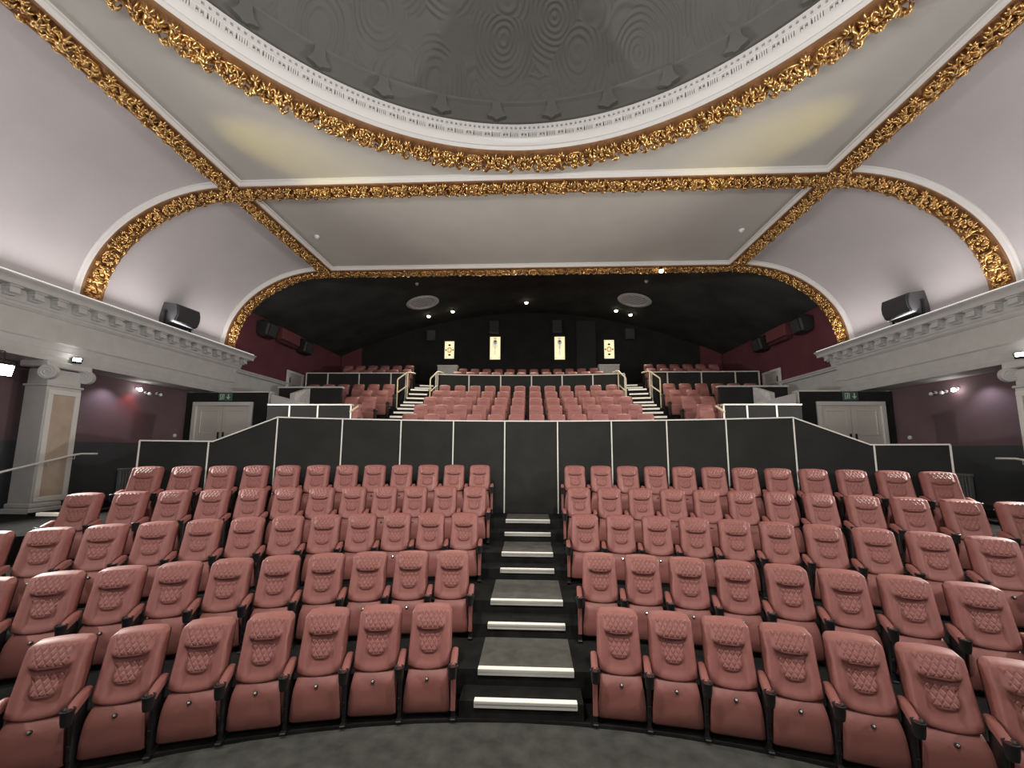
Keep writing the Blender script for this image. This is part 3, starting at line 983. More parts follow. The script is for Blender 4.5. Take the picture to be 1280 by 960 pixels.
# upper aisle steps and nosings
def aisle_x(Y): return 3.40 + .115 * (Y - 11), 4.12 + .115 * (Y - 11)
edges = [UH[k][0] - .80 for k in 'ABCDE']
uz = [UH[k][1] for k in 'ABCDE']
steps = []
for i in range(5):
    steps.append((edges[i], uz[i]))
    nxt = uz[i + 1] if i < 4 else 4.52
    steps.append((edges[i] + .53, (uz[i] + nxt) / 2 if i < 4 else 4.35))
steps += [(15.55, 4.52), (16.1, 4.75), (16.6, 4.98), (16.95, 5.21), (17.9, 5.43), (18.55, 5.64)]
nn = len(steps)
for sd, nm in ((-1, 'left'), (1, 'right')):
    for i, (Y, z) in enumerate(steps):
        xi, xo = aisle_x(Y); xm = (xi + xo) / 2
        R = Y - UYC; a = math.asin(xm / R) if False else 0
        yy = UYC + math.sqrt(R * R - xm * xm)
        ang = -sd * math.asin(xm / R)
        pos = 'lowest' if i == 0 else ('topmost' if i == nn - 1 else f'{ORD[i]} from the bottom')
        M = Matrix.Translation((sd * xm, yy, 0)) @ Matrix.Rotation(ang, 4, 'Z')
        w = (xo - xi) / 2
        mb = MB(); mb.box(-w - .05, w + .05, 0.0, 1.0, z - .4, z, M); struct('stair_step', mb, M_carpet)
        t = thing('stair_nosing', f'white stair nosing, {pos}, on the upper {nm} aisle', 'stair nosing', (sd * xm, yy, z), ang, f'white nosings of the upper {nm} aisle')
        mb = MB(); mb.rbox(-w, w, -.015, .11, 0, .012, .003, 1); mb.build('tread_strip', M_nose, t)
        mb = MB(); mb.rbox(-w, w, -.02, -.001, -.05, .01, .003, 1); mb.build('riser_strip', M_nose, t)

# barrier in front of the back rows (centre) and on the sides
def low_barrier(label, R, x0, x1, z0, z1, seams, UYC=-5.0):
    t = thing('barrier', label, 'barrier', (0, 0, z0))
    a0, a1 = math.asin(x0 / R), math.asin(x1 / R)
    def pf(a): return Vector((R * math.sin(a), UYC + R * math.cos(a), 0)), Vector((math.sin(a), math.cos(a), 0))
    cuts = [a0] + [math.asin(s / R) for s in seams] + [a1]
    for c0, c1 in zip(cuts[:-1], cuts[1:]):
        mb = MB(); fr = []
        for i in range(5):
            p, d = pf(c0 + (c1 - c0) * i / 4); fr.append((p, d, Vector((0, 0, 1))))
        mb.sweep([(0, -.3), (0, z1 - z0), (.06, z1 - z0), (.06, -.3)], fr); mb.build('panel', M_fabric, t)
    for c in cuts:
        p, d = pf(c); tt = Vector((d.y, -d.x, 0)); mb = MB()
        M = Matrix(((tt.x, d.x, 0, p.x), (tt.y, d.y, 0, p.y), (0, 0, 1, 0), (0, 0, 0, 1)))
        mb.box(-.025, .025, -.015, .0, -.3, z1 - z0, M); mb.build('seam_strip', M_vent, t)
    mb = MB(); fr = []
    for i in range(41):
        p, d = pf(a0 + (a1 - a0) * i / 40); fr.append((p, d, Vector((0, 0, z1 - z0)) if False else Vector((0, 0, 1))))
    fr = [(p + Vector((0, 0, z1 - z0)), d, n_) for p, d, n_ in fr]
    mb.sweep([(-.03, 0), (-.03, .035), (.09, .035), (.09, 0)], fr); mb.build('top_rail', M_trimw, t)
    return t
low_barrier('black barrier with pale top rail across the upper centre block', 16.85 - UYC, -3.78, 3.95, 4.2, 5.83, [-2.43, -1.11, .18, 1.45, 2.7])
low_barrier('black barrier with pale top rail before the upper left back rows', 400, -9.1, -4.96, 4.2, 5.84, [-8.2, -6.9, -5.58], 16.3 - 400)
low_barrier('black barrier with pale top rail before the upper right back rows', 400, 4.96, 9.1, 4.2, 5.84, [5.58, 6.9, 8.2], 16.3 - 400)

# cream handrails at the upper aisles
def handrail(label, x, y, z, dx, mirror=1):
    t = thing('handrail', label, 'handrail', (x, y, z))
    s = mirror
    def tb(name, pts): 
        mb = MB(); mb.tube([(p[0] * s, p[1], p[2]) for p in pts], .028, 8); mb.build(name, M_cream, t, smooth=50)
    tb('post', [(0, 0, 0), (0, 0, 1.12)])
    tb('top_bar', [(0, 0, 1.12), (.02, .02, 1.18), (dx * .45, .55, 1.52), (dx * .62, .65, 1.56), (dx, .95, 1.56)])
    tb('mid_bar', [(0, .0, .62), (dx * .45, .55, .96), (dx * .5, .6, .90)])
    tb('rear_post', [(dx * .5, .6, .30), (dx * .5, .6, 1.54)])
for sd, nm in ((-1, 'left'), (1, 'right')):
    handrail(f'cream tubular handrail on the outer edge of the upper {nm} aisle', sd * 5.08, 15.6, 4.33, .42, -sd)
    handrail(f'cream tubular handrail on the inner edge of the upper {nm} aisle', sd * 3.82, 15.75, 4.38, .30, -sd)

# grey consoles beside the aisles
for sd, nm in ((-1, 'left'), (1, 'right')):
    t = thing('console', f'grey box console at the {nm} end of the upper back rows', 'console', (sd * 3.87, 19.35, 5.64))
    mb = MB(); mb.rbox(-.48, .48, -.16, .16, 0, 1.13, .015, 2); mb.build('body', M_grey, t)
    mb = MB(); mb.rbox(-.50, .50, -.18, .18, 1.13, 1.17, .01, 1); mb.build('top', M_trimw, t)

# ------------------------------------------------------------------ rear room
YB = 21.3
def zrear(x): return 10.1 - 2.33 * (x / 10) ** 2
mb = MB(); vs = []; fs = []; n = 40
for i in range(n + 1):
    x = -10.2 + 20.4 * i / n
    vs += [(x, Y2 + .2, zrear(x)), (x, YB + .2, zrear(x))]
fs = [(2 * i, 2 * i + 2, 2 * i + 3, 2 * i + 1) for i in range(n)]
mb.add(vs, fs); struct('ceiling_rear', mb, M_darkceil, smooth='all')
mb = MB(); mb.box(-10.2, 10.2, YB, YB + .2, 2, 10.2); struct('wall_back', mb, M_darkwall)
# back face above the opening arch
mb = MB(); vs = []; fs = []; pts = []
for i in range(25):
    x, z, _ = cove(1 - i / 24); pts.append((-x, z))
pts += [(-x, z) for x, z in pts[::-1]]
for x, z in pts: vs += [(x, Y2 + .24, z + .0), (x, Y2 + .24, 10.3)]
fs = [(2 * i, 2 * i + 2, 2 * i + 3, 2 * i + 1) for i in range(len(pts) - 1)]
mb.add(vs, fs); struct('wall_arch', mb, M_darkwall)
for sd, nm in ((-1, 'left'), (1, 'right')):
    xs = sorted((sd * 10.10, sd * 10.30))
    mb = MB(); mb.box(xs[0], xs[1], 12.6, YB, 5.45, 7.80); struct('wall_rear_' + nm, mb, M_red)
    mb = MB(); mb.box(xs[0], xs[1], 12.7, YB, 1.3, 5.40); struct('wall_rear_' + nm + '_lower', mb, M_cornice)
    ys = sorted((sd * 9.96, sd * 10.25))
    mb = MB(); mb.sweep([(0, 5.36), (.05, 5.37), (.07, 5.43), (.10, 5.44), (.10, 5.49), (0, 5.50)], [((sd * 10.05, y, 0), Vector((-sd, 0, 0)), Vector((0, 0, 1))) for y in (13.4, YB)])
    struct(f'trim_{idx}', mb, M_cornice); idx += 1
    # burgundy return panel in the far corner
    mb = MB(); xs = sorted((sd * 9.0, sd * 10.05)); mb.box(xs[0], xs[1], YB - .12, YB, 5.5, 8.55); struct('wall_return_' + nm, mb, M_red)
# pier on the back wall
for x0, x1, nm in ((2.57, 3.59, 'right'),):
    mb = MB(); mb.box(x0, x1, YB - .12, YB, 5.2, 9.6); struct('wall_pier_' + nm, mb, mat('pier_paint_' + nm, (.034, .0345, .034), .8))

# stained glass windows
def window(i, x0, x1, z0, z1, kind):
    w = holder(f'window_{i}', ((x0 + x1) / 2, YB - .02, (z0 + z1) / 2))
    hx, hz = (x1 - x0) / 2, (z1 - z0) / 2
    mb = MB(); mb.box(-hx, hx, -.03, .0, -hz, hz); mb.build('glass', M_glass_w, w)
    mb = MB()
    for a, b, c, d in ((-hx - .05, -hx, -hz - .05, hz + .05), (hx, hx + .05, -hz - .05, hz + .05), (-hx, hx, hz, hz + .05), (-hx, hx, -hz - .05, -hz)):
        mb.box(a, b, -.06, .0, c, d)
    mb.build('frame', M_lead, w)
    def disc(name, cx, cz, rx, rz_, m, n=14, y=-.036):
        mb = MB(); vs = [(cx + rx * math.cos(2 * PI * k / n), yy, cz + rz_ * math.sin(2 * PI * k / n)) for yy in (-.028, y) for k in range(n)]
        mb.add(vs, [tuple(range(n)), tuple(range(2 * n - 1, n - 1, -1))] + [(k, (k + 1) % n, n + (k + 1) % n, n + k) for k in range(n)])
        return mb.build(name, m, w)
    if kind == 'round':
        disc('rosette', 0, 0, .14, .17, M_amber, 20)
        disc('rosette_centre', 0, 0, .06, .07, M_glass_w, 14, -.04)
        for cx, cz, rx, rz_ in ((0, .27, .08, .055), (0, -.27, .08, .055), (-.19, 0, .035, .06), (.19, 0, .035, .06)):
            disc('dark_lozenge', cx, cz, rx, rz_, M_lead, 6)
        for sx in (-1, 1):
            for sz in (-1, 1): disc('corner_dot', sx * (hx - .07), sz * (hz - .07), .018, .018, M_lead, 8)
    else:
        disc('rosette', 0, hz * .55, .11, .13, M_ltblue, 14)
        disc('rosette_centre', 0, hz * .60, .05, .05, M_lead, 8, -.04)
        disc('crown', 0, hz * .86, .10, .045, M_amber, 10)
        for q, l in ((-.10, .12), (-.05, -.02), (0, -.10), (.05, -.02), (.10, .12)):
            mb = MB(); mb.box(q - .011, q + .011, -.038, -.028, hz * l, hz * .46); mb.build('lead_drop', M_lead if q == 0 else M_ltblue, w)
        disc('pale_drop', 0, -hz * .38, .07, .16, M_pale, 12)
        for sx in (-1, 1): disc('corner_dot', sx * (hx - .06), -hz + .08, .018, .018, M_lead, 8)
window(1, -4.46, -3.95, 7.60, 8.55, 'round')
window(2, -2.02, -1.47, 7.54, 8.78, 'tall')
window(3, 1.42, 1.96, 7.52, 8.76, 'tall')
window(4, 4.03, 4.55, 7.56, 8.56, 'round')
# loudspeakers on the back wall
for x0, x1, z0, z1, lab in ((-2.05, -1.54, 8.93, 9.62, 'dark loudspeaker on the back wall above the second lit window from left'), (1.30, 1.81, 8.95, 9.62, 'dark loudspeaker on the back wall above the third lit window from left'),
                            (-5.42, -4.96, 8.55, 9.12, 'dark loudspeaker on the back wall left of the leftmost lit window'), (5.11, 5.60, 8.55, 9.12, 'dark loudspeaker on the back wall right of the rightmost lit window')):
    t = thing('loudspeaker', lab, 'loudspeaker', ((x0 + x1) / 2, YB, z0), group='small loudspeakers on the back wall')
    h = (x1 - x0) / 2; H = z1 - z0
    mb = MB(); mb.rbox(-h, h, -.30, -.02, 0, H, .02, 2); mb.build('cabinet', M_speaker, t)
    mb = MB(); mb.rbox(-h + .03, h - .03, -.325, -.30, .03, H - .03, .01, 1); mb.build('grille', M_grille, t)
    mb = MB(); mb.box(-.08, .08, -.02, 0, .1, .3); mb.build('bracket', M_blackm, t)

# surround speakers on the burgundy side walls
def wall_speaker(lab, sd, Y, z, s):
    t = thing('wall_loudspeaker', lab, 'loudspeaker', (sd * 10.05, Y, z), group='wedge loudspeakers on the burgundy walls')
    # trapezoid body, front face angled down and towards the hall
    y0, y1 = -.55 * s, .55 * s
    prof = [(0, .45 * s), (.62 * s, .50 * s), (.78 * s, .30 * s), (.62 * s, -.45 * s), (.25 * s, -.52 * s), (0, -.35 * s)]
    mb = MB(); fr = [((0, y, 0), Vector((-sd * k, 0, 0)), Vector((0, 0, k))) for y, k in ((y0, .86), (y0 + .06, 1), (y1 - .06, 1), (y1, .86))]
    mb.sweep(prof, fr); mb.build('cabinet', M_speakd, t)
    mb = MB(); pr = [(.785 * s, .28 * s), (.80 * s, .28 * s), (.645 * s, -.42 * s), (.625 * s, -.42 * s)]
    mb.sweep(pr, [((0, y, 0), Vector((-sd, 0, 0)), Vector((0, 0, 1))) for y in (y0 + .12, y1 - .12)]); mb.build('grille', M_grille, t)
    mb = MB(); mb.box(min(0, -sd * .12), max(0, -sd * .12), -.1, .1, .45 * s, .62 * s); mb.build('bracket', M_blackm, t)
for sd, nm in ((-1, 'left'), (1, 'right')):
    wall_speaker(f'dark wedge loudspeaker high on the {nm} burgundy wall, nearer the gilded arch', sd, 14.65, 7.24, .60)
    wall_speaker(f'dark wedge loudspeaker high on the {nm} burgundy wall, nearer the back wall', sd, 17.25, 7.22, .60)
    t = thing('wall_box', f'burgundy ventilation box between the two loudspeakers on the {nm} wall', 'ventilation box', (sd * 10.05, 16.1, 7.1))
    x = sorted((0, -sd * .28))
    mb = MB(); mb.rbox(x[0], x[1], -.62, .62, .02, .48, .02, 2); mb.build('body', M_pinkbox, t)
    mb = MB(); x = sorted((0, -sd * .2))
    for q in range(3): mb.box(x[0], x[1], -.6, .6, -.10 + q * .04, -.08 + q * .04)
    mb.build('louvre', M_red, t)
# doors in the burgundy walls (upper end shows above the parapets)
di = 1
for sd, nm in ((-1, 'left'), (1, 'right')):
    d = holder(f'door_{di}', (sd * 10.05, 16.95, 4.2)); di += 1
    x = sorted((0, -sd * .07))
    mb = MB()
    for a, b, c, e in ((-.62, -.50, 0, 1.72), (.50, .62, 0, 1.72), (-.62, .62, 1.72, 1.84)): mb.rbox(x[0], x[1], a, b, c, e, .01, 1)
    mb.build('frame', M_white, d)
    x = sorted((0, -sd * .03)); mb = MB(); mb.box(x[0], x[1], -.5, .5, 0, 1.72); mb.build('leaf', M_door, d)
    x = sorted((-sd * .03, -sd * .06)); mb = MB(); mb.rbox(x[0], x[1], -.42, -.38, 1.05, 1.55, .008, 1); mb.build('handle', M_blackm, d)

# ceiling vents (round, ribbed)
for sd, nm in ((-1, 'left'), (1, 'right')):
    x = sd * 4.86; z = zrear(x); slope = -2 * 2.33 * x / 100
    t = thing('ceiling_vent', f'round grey ventilation grille in the dark rear ceiling, {nm} one', 'ventilation grille', (x, 18.03, z - .01), group='round grilles in the rear ceiling')
    t.rotation_euler = (0, -math.atan(slope), 0)
    mb = MB(); mb.lathe([(.55, 0.0), (.74, -.01), (.76, -.035), (.72, -.06), (.58, -.055), (.55, -.02), (.55, 0)], n=40); mb.build('rim', M_vent, t, smooth=40)
    mb = MB(); mb.lathe([(.001, -.005), (.56, -.005)], n=40); mb.build('plate', mat('vent_back_' + nm, (.02, .02, .02), .8), t)
    for q in range(-3, 4):
        yy = q * .145; h = math.sqrt(max(.55 ** 2 - yy * yy, .01))
        mb = MB(); mb.box(-h, h, yy - .028, yy + .028, -.04, -.02); mb.build('slat', M_vent, t)

# rear ceiling lamps
def downlight(lab, x, y, z, r=.07, m=None, power=0, drop=.12):
    t = thing('spotlight', lab, 'lamp', (x, y, z), group='small bright lamps of the dark rear ceiling')
    mb = MB(); mb.cyl((0, 0, drop), (0, 0, .03), r * .55, r * .9, 14); mb.build('housing', M_blackm, t)
    mb = MB(); mb.lathe([(r * .95, .035), (r * .9, -.01), (r * .5, -.04), (.001, -.05)], n=16); mb.build('bulb', m or M_lamp, t, smooth='all')
    return t
for x, y, lab in ((-3.77, 19.7, 'bright lamp on the dark rear ceiling, right of the left round grille'), (-4.98, 19.67, 'bright lamp on the dark rear ceiling, just below the left round grille'),
                  (-.06, 19.47, 'bright lamp in the middle of the dark rear ceiling'), (4.34, 19.54, 'bright lamp on the dark rear ceiling, left below the right round grille'), (5.07, 19.68, 'bright lamp on the dark rear ceiling, straight below the right round grille')):
    downlight(lab, x, y, zrear(x) - .12, .085)
t = downlight('bright lamp under the gilded opening arch, right of the middle', 4.35, 12.75, 8.48, .07, drop=.2)
for x, y, z, lab in ((-4.58, 16.04, zrear(4.58), 'small white detector on the dark ceiling above the left grille'), (4.82, 15.99, zrear(4.82), 'small white detector on the dark ceiling above the right grille'),
                     (-5.94, 10.69, ZC, 'small white detector on the pale ceiling panel, left end'), (5.91, 10.78, ZC, 'small white detector on the pale ceiling panel, right end')):
    t = thing('smoke_detector', lab, 'detector', (x, y, z))
    mb = MB(); mb.lathe([(.001, 0), (.075, 0), (.075, -.03), (.06, -.05)], n=18); mb.build('base', M_white_dot, t, smooth=40)
    mb = MB(); mb.lathe([(.05, -.045), (.045, -.085), (.001, -.09)], n=18); mb.build('sensor', M_white_dot, t, smooth=40)

# ------------------------------------------------------------------ door walls at the sides, parapets
for sd, nm in ((-1, 'left'), (1, 'right')):
    xo, xi = 10.78, 8.10
    x = sorted((sd * xo, sd * xi))
    dw = holder('wall_door_' + nm)
    mb = MB()
    d0, d1 = 8.58, 10.54     # opening
    for a, b, z0, z1 in ((xi, d0, 1.3, 4.5), (d1, xo, 1.3, 4.5), (d0, d1, 4.2, 4.5)):
        q = sorted((sd * a, sd * b)); mb.box(q[0], q[1], 12.4, 12.6, z0, z1)
    mb.build('wall_face', M_fabric, dw)
    mb = MB(); q = sorted((sd * 9.3, sd * (xi - .03))); mb.box(q[0], q[1], 12.37, 12.62, 4.5, 4.535); q = sorted((sd * xi, sd * (xi - .04))); mb.box(q[0], q[1], 12.37, 12.62, 3.6, 4.535)
    mb.build('edging', M_trimw, dw)
    d = holder(f'door_{di}', (sd * (d0 + d1) / 2, 12.4, 2.25)); di += 1
    hw_ = (d1 - d0) / 2
    mb = MB()
    for a, b, c, e in ((-hw_, -hw_ + .13, 0, 1.83), (hw_ - .13, hw_, 0, 1.83), (-hw_, hw_, 1.83, 1.95)): mb.rbox(a, b, -.05, .06, c, e, .015, 2)
    mb.build('frame', M_white, d)
    for s in (-1, 1):
        q = sorted((s * .008, s * (hw_ - .13)))
        mb = MB(); mb.rbox(q[0], q[1], .0, .05, 0, 1.83, .006, 1); lf = mb.build('leaf', M_door, d)
        mb = MB(); a, b = q[0] + .12, q[1] - .12
        for (x0_, x1_, z0_, z1_) in ((a, a + .03, .98, 1.67), (b - .03, b, .98, 1.67), (a, b, .95, .98), (a, b, 1.67, 1.70)): mb.rbox(x0_, x1_, -.015, .005, z0_, z1_, .006, 1)
        mb.build('panel_moulding', M_door, lf)
        mb = MB(); mb.rbox(s * .08 - .02, s * .08 + .02, -.05, .0, .75, 1.0, .008, 1); mb.build('handle', M_blackm, lf)
    # exit sign
    sx = -9.50 if sd < 0 else 9.57
    t = thing('exit_sign', f'green exit sign with running figure and arrow above the {nm} double door', 'exit sign', (sx, 12.40, 4.23))
    mb = MB(); mb.rbox(-.22, .22, -.04, -.005, 0, .25, .008, 1); mb.build('panel', M_green, t)
    mb = MB()
    # door symbol with a running person
    for a, b, c, e in ((-.165, -.03, .20, .215), (-.165, -.15, .055, .20), (-.045, -.03, .045, .20), (-.165, -.11, .04, .055)): mb.box(a, b, -.046, -.04, c, e)
    mb.cyl((-.085, -.046, .178), (-.085, -.04, .178), .016, n=10)
    mb.tube([(-.09, -.043, .155), (-.10, -.043, .105), (-.075, -.043, .08), (-.085, -.043, .05)], .011, 5)
    mb.tube([(-.10, -.043, .105), (-.125, -.043, .075)], .010, 5); mb.tube([(-.115, -.043, .135), (-.09, -.043, .145), (-.06, -.043, .125)], .008, 5)
    mb.build('pictogram', M_signw, t)
    mb = MB(); mb.box(.09, .12, -.046, -.04, .09, .215)
    mb.add([(.04, -.046, .125), (.17, -.046, .125), (.105, -.046, .04), (.04, -.04, .125), (.17, -.04, .125), (.105, -.04, .04)], [(0, 1, 2), (3, 5, 4), (0, 3, 4, 1), (1, 4, 5, 2), (2, 5, 3, 0)])
    mb.build('arrow', M_signw, t)
    # cross-aisle parapet
    t = thing('parapet', f'low black parapet with white edging beside the {nm} door wall', 'parapet', (0, 10.0, 2.30))
    e0, e1 = (4.37, 6.50) if sd < 0 else (4.78, 6.59)
    seams = (5.22, 5.95) if sd < 0 else (5.33, 6.02)
    cuts = [e0] + list(seams) + [e1 + .02]
    for a, b in zip(cuts[:-1], cuts[1:]):
        q = sorted((sd * a, sd * b)); mb = MB(); mb.box(q[0], q[1], 0, .08, 0, 1.52); mb.build('panel', M_fabric, t)
    for a in cuts[:-1]:
        mb = MB(); mb.box(sd * a - .02, sd * a + .02, -.012, 0, 0, 1.52); mb.build('seam_strip', M_trimw, t)
    q = sorted((sd * (e0 - .02), sd * (e1 + .02))); mb = MB(); mb.box(q[0], q[1], -.03, .11, 1.52, 1.555); mb.build('capping', M_trimw, t)
    mb = MB(); mb.tube([(sd * (e0 - .0), -.05, 1.35), (sd * (e0 - .14), .1, 1.52)], .025, 8); mb.build('rail_stub', M_cream, t)
    # dark stair enclosure between the parapet and the side wall
    t = thing('stair_enclosure', f'dark panelled stair enclosure with grey coping against the upper {nm} side wall', 'enclosure', (0, 12.25, 2.9))
    q = sorted((sd * 8.05, sd * 5.98)); mb = MB(); mb.box(q[0], q[1], .55, .65, 0.4, 1.80); mb.build('rear_panel', M_fabric, t)
    q = sorted((sd * 8.07, sd * 5.95)); mb = MB(); mb.box(q[0], q[1], .50, .70, 1.80, 1.85); mb.build('coping', M_grey, t)
    mb = MB(); x0_, x1_ = sd * 7.12, sd * 6.98
    mb.add([(x0_, -.35, .6), (x1_, -.35, .6), (x1_, .5, .6), (x0_, .5, .6), (x0_, -.35, 1.50), (x1_, -.35, 1.50), (x1_, .5, 1.79), (x0_, .5, 1.79)],
           [(0, 1, 2, 3), (4, 7, 6, 5), (0, 4, 5, 1), (1, 5, 6, 2), (2, 6, 7, 3), (3, 7, 4, 0)]); mb.build('end_post', M_grey, t)
    mb = MB(); q = sorted((sd * 8.05, sd * 7.0))
    mb.add([(sd * 7.6, -.5, 0.4), (sd * 6.35, -.5, 0.4), (sd * 6.35, -.5, 1.14), (sd * 7.6, -.5, 1.46), (sd * 7.6, -.42, 0.4), (sd * 6.35, -.42, 0.4), (sd * 6.35, -.42, 1.14), (sd * 7.6, -.42, 1.46)],
           [(0, 1, 2, 3), (4, 7, 6, 5), (0, 4, 5, 1), (1, 5, 6, 2), (2, 6, 7, 3), (3, 7, 4, 0)]); mb.build('side_wedge', M_cornice, t)

# big cornice speakers
def cornice_speaker(lab, sd, Y):
    t = thing('cornice_loudspeaker', lab, 'loudspeaker', (sd * 9.80, Y, 6.045), rz=0)
    M = Matrix.Rotation(sd * math.radians(6), 4, 'Z')
    # body: curved front towards the hall, boxy sides
    prof = [(.20, .08), (-.18, .10), (-.27, .16), (-.33, .30), (-.34, .45), (-.30, .62), (.14, .70), (.24, .62)]
    mb = MB(); fr = [(M @ Vector((0, y, 0)), M @ Vector((sd * k, 0, 0)), Vector((0, 0, 1)) if k == 1 else Vector((0, 0, .99))) for y, k in ((-.36, .97), (-.34, 1), (.34, 1), (.36, .97))]
    mb.sweep(prof, fr); mb.build('cabinet', M_speaker, t, smooth=25)
    mb = MB(); pr = [(-.185, .12), (-.275, .17), (-.335, .30), (-.345, .45), (-.31, .60), (-.33, .60), (-.365, .45), (-.355, .29), (-.29, .155), (-.20, .10)]
    mb.sweep(pr, [(M @ Vector((0, y, 0)), M @ Vector((sd, 0, 0)), Vector((0, 0, 1))) for y in (-.32, .32)]); mb.build('grille', M_grille, t, smooth=25)
    mb = MB(); mb.cyl(M @ Vector((0, -.40, .42)), M @ Vector((0, -.36, .42)), .045, n=12); mb.cyl(M @ Vector((0, .36, .42)), M @ Vector((0, .40, .42)), .045, n=12); mb.build('knob', M_black, t)
    mb = MB()
    for y in (-.38, .38): mb.box(-.03, .03, y - .012, y + .012, 0, .45, M)
    mb.box(-.1, .1, -.38, .38, 0, .02, M); mb.build('bracket', M_blackm, t)
cornice_speaker('black loudspeaker standing on the left cornice under the vault', -1, 10.72)
cornice_speaker('black loudspeaker standing on the right cornice under the vault', 1, 10.55)

# pier handrails
for sd, nm in ((-1, 'left'), (1, 'right')):
    t = thing('wall_handrail', f'pale round handrail sloping past the {nm} pier', 'handrail', (sd * 9.86, 0, 0))
    pts = [(0, 6.6, 2.02), (0, 7.4, 2.27), (0, 8.55, 2.565), (0, 8.72, 2.595), (0, 9.06, 2.595)]
    mb = MB(); mb.tube(pts, .022, 10); mb.build('rail', M_trimw, t, smooth=50)
    for y, z in ((8.60, 2.56), (8.12, 2.44), (7.0, 2.14)):
        mb = MB(); mb.tube([(0, y, z), (0, y, z - .07), (sd * .13 if 8 < y < 8.7 else sd * .3, y, z - .08)], .01, 6); mb.cyl((sd * .115, y, z - .08), (sd * .138, y, z - .08), .03, n=12); mb.build('bracket', M_vent, t)
    # radiator
    t = thing('radiator', f'grey ribbed radiator on the {nm} side wall behind the seats', 'radiator', (sd * 10.70, 10.75, 1.42))
    for q in range(9):
        mb = MB(); mb.rbox(-.05, .05, -.32 + q * .075, -.32 + q * .075 + .05, .08, .74, .018, 2); mb.build('column', M_rad, t)
    mb = MB(); mb.rbox(-.055, .055, -.34, .35, .72, .78, .01, 1); mb.rbox(-.03, .03, -.34, .35, .0, .10, .01, 1); mb.build('manifold', M_rad, t)
# side aisle steps with nosings by the left and right piers
for sd, nm in ((-1, 'left'), (1, 'right')):
    for j, (x, y, z, w, lab) in enumerate(((9.15, 7.72, 1.46, .30, 'lower'), (9.50, 8.55, 1.60, .30, 'upper'))):
        mb = MB(); mb.box(sd * x - w - .2, sd * x + w + .1, y, y + 1.0, 1.0, z); struct('stair_step', mb, M_carpet)
        t = thing('stair_nosing', f'white stair nosing, {lab} one at the foot of the {nm} pier', 'stair nosing', (sd * x, y, z))
        mb = MB(); mb.rbox(-w, w, -.015, .07, 0, .012, .003, 1); mb.build('tread_strip', M_nose, t)
        mb = MB(); mb.rbox(-w, w, -.02, -.001, -.05, .01, .003, 1); mb.build('riser_strip', M_nose, t)

# wall lamps in the side bays
def bay_lamp(lab, sd, y, z, m, r=.06):
    t = thing('wall_lamp', lab, 'lamp', (sd * 10.80, y, z))
    mb = MB(); mb.cyl((0, 0, 0), (-sd * .03, 0, 0), r * .8, n=14); mb.build('rose', M_white_dot, t)
    mb = MB(); mb.tube([(-sd * .03, 0, 0), (-sd * .10, 0, .03), (-sd * .13, 0, .0)], .012, 6); mb.build('arm', M_blackm, t)
    Mx = Matrix.Translation((-sd * .13, 0, 0)); mb = MB(); mb.lathe([(.001, .02), (r * .7, .0), (r, -.05), (r * .6, -.075), (.001, -.08)], Mx, 14); mb.build('bulb', m, t, smooth='all')
bay_lamp('bright white lamp on the left bay wall with a red glow under it', -1, 10.72, 4.38, M_lampw, .045)
bay_lamp('small unlit lamp on the left bay wall, next to the bright one', -1, 11.0, 4.30, M_white_dot, .05)
bay_lamp('small unlit lamp on the left bay wall, nearest the door', -1, 11.35, 4.32, M_white_dot, .05)
bay_lamp('bright white lamp on the right bay wall', 1, 10.54, 4.30, M_lampw, .05)
bay_lamp('small unlit lamp on the right bay wall, next to the bright one', 1, 10.84, 4.27, M_white_dot, .05)
bay_lamp('small unlit lamp on the right bay wall, nearest the door', 1, 11.12, 4.28, M_white_dot, .05)
for sd, nm, y in ((-1, 'left', 12.1), (1, 'right', 12.0)):
    t = thing('wall_button', f'small round white button on the {nm} bay wall beside the door', 'button', (sd * 10.8, y, 3.13))
    mb = MB(); mb.cyl((0, 0, 0), (-sd * .03, 0, 0), .055, .05, 16); mb.build('plate', M_white_dot, t)
    mb = MB(); mb.cyl((-sd * .03, 0, 0), (-sd * .04, 0, 0), .025, n=12); mb.build('push', M_vent, t)

def area(name, loc, aim, sx, sy, e, col=(1, 1, 1)):
    l = bpy.data.lights.new(name, 'AREA'); l.shape = 'RECTANGLE'; l.size = sx; l.size_y = sy; l.energy = e; l.color = col
    o = bpy.data.objects.new(name, l); o.location = loc
    o.rotation_euler = (Vector(aim) - Vector(loc)).to_track_quat('-Z', 'Y').to_euler(); return link(o)
def spot(name, loc, aim, e, beam, col=(1, 1, 1), size=.1, blend=.7):
    l = bpy.data.lights.new(name, 'SPOT'); l.energy = e; l.color = col; l.spot_size = math.radians(beam); l.spot_blend = blend; l.shadow_soft_size = size
    o = bpy.data.objects.new(name, l); o.location = loc
    o.rotation_euler = (Vector(aim) - Vector(loc)).to_track_quat('-Z', 'Y').to_euler(); return link(o)
